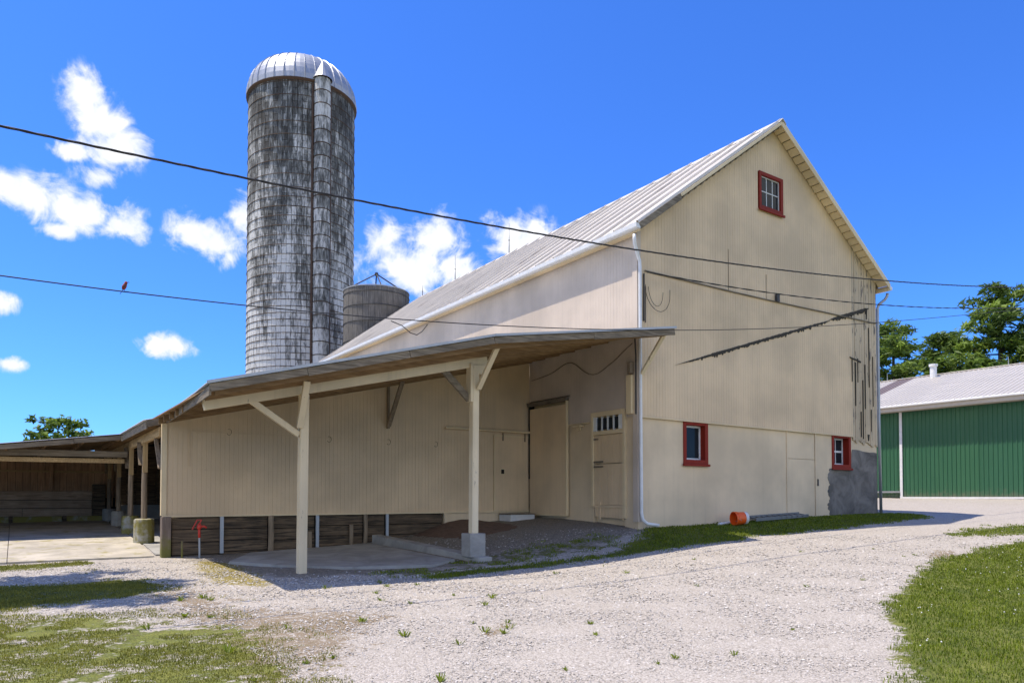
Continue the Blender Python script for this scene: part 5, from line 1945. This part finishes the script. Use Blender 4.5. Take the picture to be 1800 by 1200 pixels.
def make_tree(name, label, x, y, h, spread, seed, mat='needles', style='pine', leaf=0.28, per=30, lean=0.0, start=0.28, group=None, nb=34):
    r_ = np.random.default_rng(seed)
    rr2 = random.Random(seed)
    z0 = gz(x, y)
    t = thing(name, label, 'tree', (x, y, z0), group)
    mb = MB()
    tp = [(x + lean * f * f * h * 0.2 + 0.1 * math.sin(f * 5 + seed), y + 0.1 * math.cos(f * 4 + seed), z0 - 0.2 + f * h * 0.95) for f in np.linspace(0, 1, 9)]
    tr = [max(0.03, 0.028 * h * (1 - 0.92 * f)) for f in np.linspace(0, 1, 9)]
    mb.tube(tp, tr, 9)
    cen, rad, tin = [], [], []
    for b in range(nb):
        f = start + (1 - start) * (b + rr2.random()) / nb
        i = min(7, int(f * 8))
        base = Vector(tp[i]).lerp(Vector(tp[i + 1]), f * 8 - i)
        a = b * 2.4 + rr2.uniform(-.5, .5)
        if style == 'pine':
            ln = spread * (1 - 0.72 * max(0, (f - start) / (1 - start)) ** 1.3) * rr2.uniform(0.55, 1.12)
            rise = rr2.uniform(-0.02, 0.30)
        else:
            g = (f - start) / (1 - start)
            ln = spread * math.sqrt(max(0.05, 1 - (2 * g - 0.85) ** 2 * 0.75)) * rr2.uniform(0.5, 1.05)
            rise = rr2.uniform(0.05, 0.55)
        tip = base + Vector((math.cos(a) * ln, math.sin(a) * ln, ln * rise))
        midp = base.lerp(tip, 0.5) + Vector((0, 0, -0.05 * ln))
        mb.tube([base, midp, tip], [0.011 * h * (1 - f * .7) * .6 + .02, 0.03, 0.012], 5)
        ncl = max(3, int(ln / (0.55 if style == 'pine' else 0.6)))
        tb = rr2.uniform(0.1, 0.75)
        for k in range(ncl):
            g = 0.30 + 0.72 * (k + rr2.random() * 0.6) / ncl
            if rr2.random() < 0.12: continue
            c = base.lerp(tip, min(1.03, g)) + Vector((rr2.uniform(-.45, .45), rr2.uniform(-.45, .45), rr2.uniform(-.12, .3))) * (spread / 4.5)
            cen.append(c[:])
            rad.append(rr2.uniform(0.38, 0.75) * (spread / 4.5) * (1.1 if style == 'pine' else 1.3))
            tin.append(min(1, max(0, tb + rr2.uniform(-.2, .25))))
    mb.build('trunk', M['bark'], t, smooth=True)
    q, F, tint = leaf_cloud(cen, rad, per, leaf, 0.55 if style == 'pine' else 0.75, r_, tin, 0.20 if style == 'pine' else 0.38)
    q = q - np.array([x, y, z0])
    np_mesh('crown', q, F, M[mat], t, tint)
    return t


def view_xy(u, dep):
    lat = (u - 900) / 1272 * dep
    return (CAM.x + lat * math.cos(YAW) + dep * math.sin(YAW), CAM.y - lat * math.sin(YAW) + dep * math.cos(YAW))


T = [('pine_tree', 'tall dark pine tree behind the right end of the green shed', 1765, 62, 19.0, 6.0, 3, 'needles', 'pine'),
     ('pine_tree', 'second tall pine tree at the right edge of the picture', 1880, 58, 18.0, 5.6, 5, 'needles', 'pine'),
     ('pine_tree', 'lower spreading pine between the barn corner and the tall pines', 1668, 66, 15.6, 5.6, 8, 'needles', 'pine'),
     ('pine_tree', 'yellow-green pine just right of the barn corner', 1575, 60, 14.9, 5.6, 9, 'needles', 'pine'),
     ('shrub', 'low bright green bush peeping over the shed roof below the tall pine', 1728, 56, 10.9, 3.4, 17, 'leaves', 'broad')]
for (nm, lb, u_, dp, h, sp, sd_, mt, sty) in T:
    x, y = view_xy(u_, dp)
    make_tree(nm, lb, x, y, h, sp, sd_, mt, sty, leaf=0.36, per=52, nb=54, start=0.20)
fx_, fy_ = view_xy(102, 70)
make_tree('broadleaf_tree', 'small distant flat-topped tree above the cattle shed roof', fx_, fy_, 8.3, 3.6, 12, 'leaves', 'broad', leaf=0.3, per=26, nb=20, start=0.45)
make_tree('shade_tree', 'tall tree out at the left whose shadow falls on the lawn', -16.4, 2.9, 14.6, 2.7, 15, 'leaves', 'broad', leaf=0.20, per=60, nb=34, start=0.68)


# ------------------------------------------------------------------ grass, weeds and loose stones
def blades(n, area, mask, dens_pow, hmin, hmax, w, seed, thr=0.3, patch=0.0):
    r_ = np.random.default_rng(seed)
    x = r_.uniform(area[0], area[1], n); y = r_.uniform(area[2], area[3], n)
    ok, dep = in_view(x, y)
    m = samp(mask, x, y)
    pn = 0.5 + 0.5 * np.sin(x * 5.1 + 2 * np.sin(y * 3.7)) * np.sin(y * 4.3 + 1.7 * np.sin(x * 2.9))
    pp = np.sin(x * 1.9 + 1.1 * np.sin(y * 2.6 + 1)) * np.sin(y * 2.3 + 1.4 * np.sin(x * 1.3)) + 0.5 * np.sin(x * 7.3 + y * 5.1) * np.sin(y * 8.7 - x * 3.3)
    keep = ok & (m + 0.5 * (pn - 0.5) + patch * pp > thr) & (r_.random(n) < np.clip(m, 0.05, 1) ** dens_pow) & (r_.random(n) < np.clip(9.0 / dep, 0.25, 1) ** 1.0)
    x, y, dep, pn = x[keep], y[keep], dep[keep], pn[keep]
    z = terrain(x, y)
    k = len(x)
    a = r_.uniform(0, 2 * np.pi, k)
    h = r_.uniform(hmin, hmax, k) * (0.65 + 0.5 * pn)
    ww = w * np.clip(dep / 8, 1, 3.0) * r_.uniform(.7, 1.3, k)
    lean_ = r_.uniform(0.1, 0.9, k) * h
    dx, dy = np.cos(a), np.sin(a)
    sx, sy = -dy * ww, dx * ww
    b0 = np.stack([x - sx, y - sy, z - 0.005], -1); b1 = np.stack([x + sx, y + sy, z - 0.005], -1)
    m0 = np.stack([x - sx * .8 + dx * lean_ * .35, y - sy * .8 + dy * lean_ * .35, z + h * .6], -1); m1 = np.stack([x + sx * .8 + dx * lean_ * .35, y + sy * .8 + dy * lean_ * .35, z + h * .6], -1)
    t0 = np.stack([x - sx * .15 + dx * lean_, y - sy * .15 + dy * lean_, z + h], -1); t1 = np.stack([x + sx * .15 + dx * lean_, y + sy * .15 + dy * lean_, z + h], -1)
    V = np.stack([b0, b1, m1, m0, t1, t0], 1).reshape(-1, 3)
    i = np.arange(k)[:, None] * 6
    F = np.concatenate([i + np.array([[0, 1, 2, 3]]), i + np.array([[3, 2, 4, 5]])], 0)
    tint = np.clip(0.35 + 0.35 * (pn - .5) + 0.22 * r_.standard_normal(k), 0, 1)
    return V, F, np.concatenate([tint, tint])


mr = np.clip(pm('lawn_right', 2) + 0.7 * pm('lawn_right2', 3) + far_m - 0.7 * pm('bare', 3), 0, 1)
V, F, tn = blades(330000, (-8, 16, -12, -3.4), mr, 0.5, 0.016, 0.060, 0.0035, 21, 0.42, 0.16)
tag(np_mesh('lawn_grass', V, F, M['grass'], None, tn), 'green clover lawn at the lower right beside the drive', kind='stuff')
ml = np.clip(0.72 * pm('lawn_left', 8) + 0.9 * pm('lawn_shade', 3) + pm('slab_edge', 2), 0, 1)
V, F, tn = blades(420000, (-16, -9.5, -9, 4.6), ml, 0.9, 0.010, 0.034, 0.0032, 22, 0.42, 0.42)
tag(np_mesh('patchy_grass', V, F, M['grass_yellow'], None, tn), 'patchy grass growing through the gravel at the lower left', kind='stuff')
ms = np.clip(pm('gable_strip', 2) + pm('edge', 1) * 0.8 + 0.45 * pm('canopy_moss', 3), 0, 1)
V, F, tn = blades(110000, (-7.5, 12, -2.5, 0.6), ms, 0.9, 0.015, 0.052, 0.004, 23, 0.42, 0.22)
tag(np_mesh('verge_grass', V, F, M['grass'], None, tn), 'strip of grass along the foot of the barn gable', kind='stuff')
mm = np.clip(0.8 * pm('moss', 2) + 0.34 * pm('tan', 5) + 0.6 * pm('rust1', 1) + 0.6 * pm('rust2', 2), 0, 1)
V, F, tn = blades(130000, (-11.6, 5, -7.5, 3.8), mm, 1.3, 0.006, 0.022, 0.004, 24, 0.40)
tag(np_mesh('dry_moss', V, F, M['straw'], None, tn), 'yellow moss and dry straw on the gravel by the canopy corner', kind='stuff')
# weeds: single tufts on the open gravel
r_ = np.random.default_rng(31)
wx, wy = [], []
while len(wx) < 55:
    x, y = r_.uniform(-11, 4), r_.uniform(-8, -1.7)
    if samp(mr, np.array([x]), np.array([y]))[0] > 0.2: continue
    if r_.random() < (0.10 if x > -7 else 0.9): wx.append(x); wy.append(y)
V, F, tn = [], [], []
o0 = 0
for x, y in zip(wx, wy):
    sz = r_.uniform(0.4, 1.0)
    for k in range(int(r_.integers(10, 26))):
        a = r_.uniform(0, 6.28); rr_ = r_.uniform(0, 0.05) * sz
        px, py = x + rr_ * math.cos(a), y + rr_ * math.sin(a)
        h = r_.uniform(0.025, 0.07) * sz; ln_ = r_.uniform(.02, .07) * sz; w = 0.006
        z = gz(px, py)
        V += [(px - w * math.sin(a), py + w * math.cos(a), z), (px + w * math.sin(a), py - w * math.cos(a), z), (px + ln_ * math.cos(a) + w * math.sin(a), py + ln_ * math.sin(a), z + h), (px + ln_ * math.cos(a) - w * math.sin(a), py + ln_ * math.sin(a), z + h)]
        F.append((o0, o0 + 1, o0 + 2, o0 + 3)); o0 += 4
        tn.append(r_.uniform(0.1, 0.8))
tag(np_mesh('weeds', V, F, M['grass'], None, tn), 'small weeds dotted over the gravel', kind='stuff')
# white clover heads
nC = 900
x = rng.uniform(-7, 6, nC); y = rng.uniform(-11.5, -5.5, nC)
pnc = np.sin(x * 1.7 + 1) * np.sin(y * 2.1 + x * .6)
k = (samp(mr, x, y) > 0.8) & in_view(x, y)[0] & (pnc > 0.0)
x, y = x[k], y[k]
V, F = [], []
for i, (a, b) in enumerate(zip(x, y)):
    z = gz(a, b) + rng.uniform(0.05, 0.08); s = rng.uniform(0.006, 0.011)
    V += [(a - s, b, z), (a, b - s, z), (a + s, b, z), (a, b + s, z), (a, b, z + s), (a, b, z - s)]
    q = i * 6
    F += [(q, q + 1, q + 4), (q + 1, q + 2, q + 4), (q + 2, q + 3, q + 4), (q + 3, q, q + 4), (q + 1, q, q + 5), (q + 2, q + 1, q + 5), (q + 3, q + 2, q + 5), (q, q + 3, q + 5)]
tag(np_mesh('clover_flowers', V, F, M['white'], None), 'tiny white clover heads in the right lawn', kind='stuff')


def stones(n, seed):
    r_ = np.random.default_rng(seed)
    dep = 4.5 + 13 * r_.random(n) ** 1.5
    lat = (r_.random(n) * 2 - 1) * dep * 0.76
    x = CAM.x + lat * math.cos(YAW) + dep * math.sin(YAW)
    y = CAM.y - lat * math.sin(YAW) + dep * math.cos(YAW)
    k = (samp(grass_m, x, y) < 0.5) & ((samp(dirt_m, x, y) < 0.55) | (r_.random(n) < 0.35)) & (y < 3.9) & ~((x > -8.7) & (x < -4.4) & (y > -0.3) & (r_.random(n) < 0.9)) & ~((y > 0) & (x > -0.1) & (x < 10.6))
    x, y, dep = x[k], y[k], dep[k]
    m = len(x)
    z = terrain(x, y)
    s = 0.0045 + 0.0095 * r_.random(m) ** 2.4
    s *= np.clip(dep / 7, 0.9, 1.6)
    base = np.array([(1, 0, 0), (0, 1, 0), (-1, 0, 0), (0, -1, 0), (0, 0, .75), (0, 0, -.6)], float)
    V = np.repeat(base[None], m, 0) + 0.28 * r_.standard_normal((m, 6, 3))
    a = r_.uniform(0, 6.28, m)
    ca, sa = np.cos(a)[:, None], np.sin(a)[:, None]
    sx = r_.uniform(.8, 1.5, m)[:, None]
    X = V[:, :, 0] * sx; Y = V[:, :, 1]
    P = np.stack([X * ca - Y * sa, X * sa + Y * ca, V[:, :, 2] * .8], -1) * s[:, None, None] + np.stack([x, y, z + s * .25], -1)[:, None, :]
    f = np.array([(0, 1, 4), (1, 2, 4), (2, 3, 4), (3, 0, 4), (1, 0, 5), (2, 1, 5), (3, 2, 5), (0, 3, 5)])
    F = (np.arange(m)[:, None, None] * 6 + f[None]).reshape(-1, 3)
    t = np.repeat(np.clip(0.58 + 0.27 * r_.standard_normal(m), 0, 1), 8)
    return P.reshape(-1, 3), F, t


V, F, tn = stones(120000, 41)
tag(np_mesh('loose_gravel', V, F, M['stone'], None, tn), 'loose pale stones lying on the gravel drive', kind='stuff')

for o in bpy.data.objects:
    if '_w' in o: del o['_w']
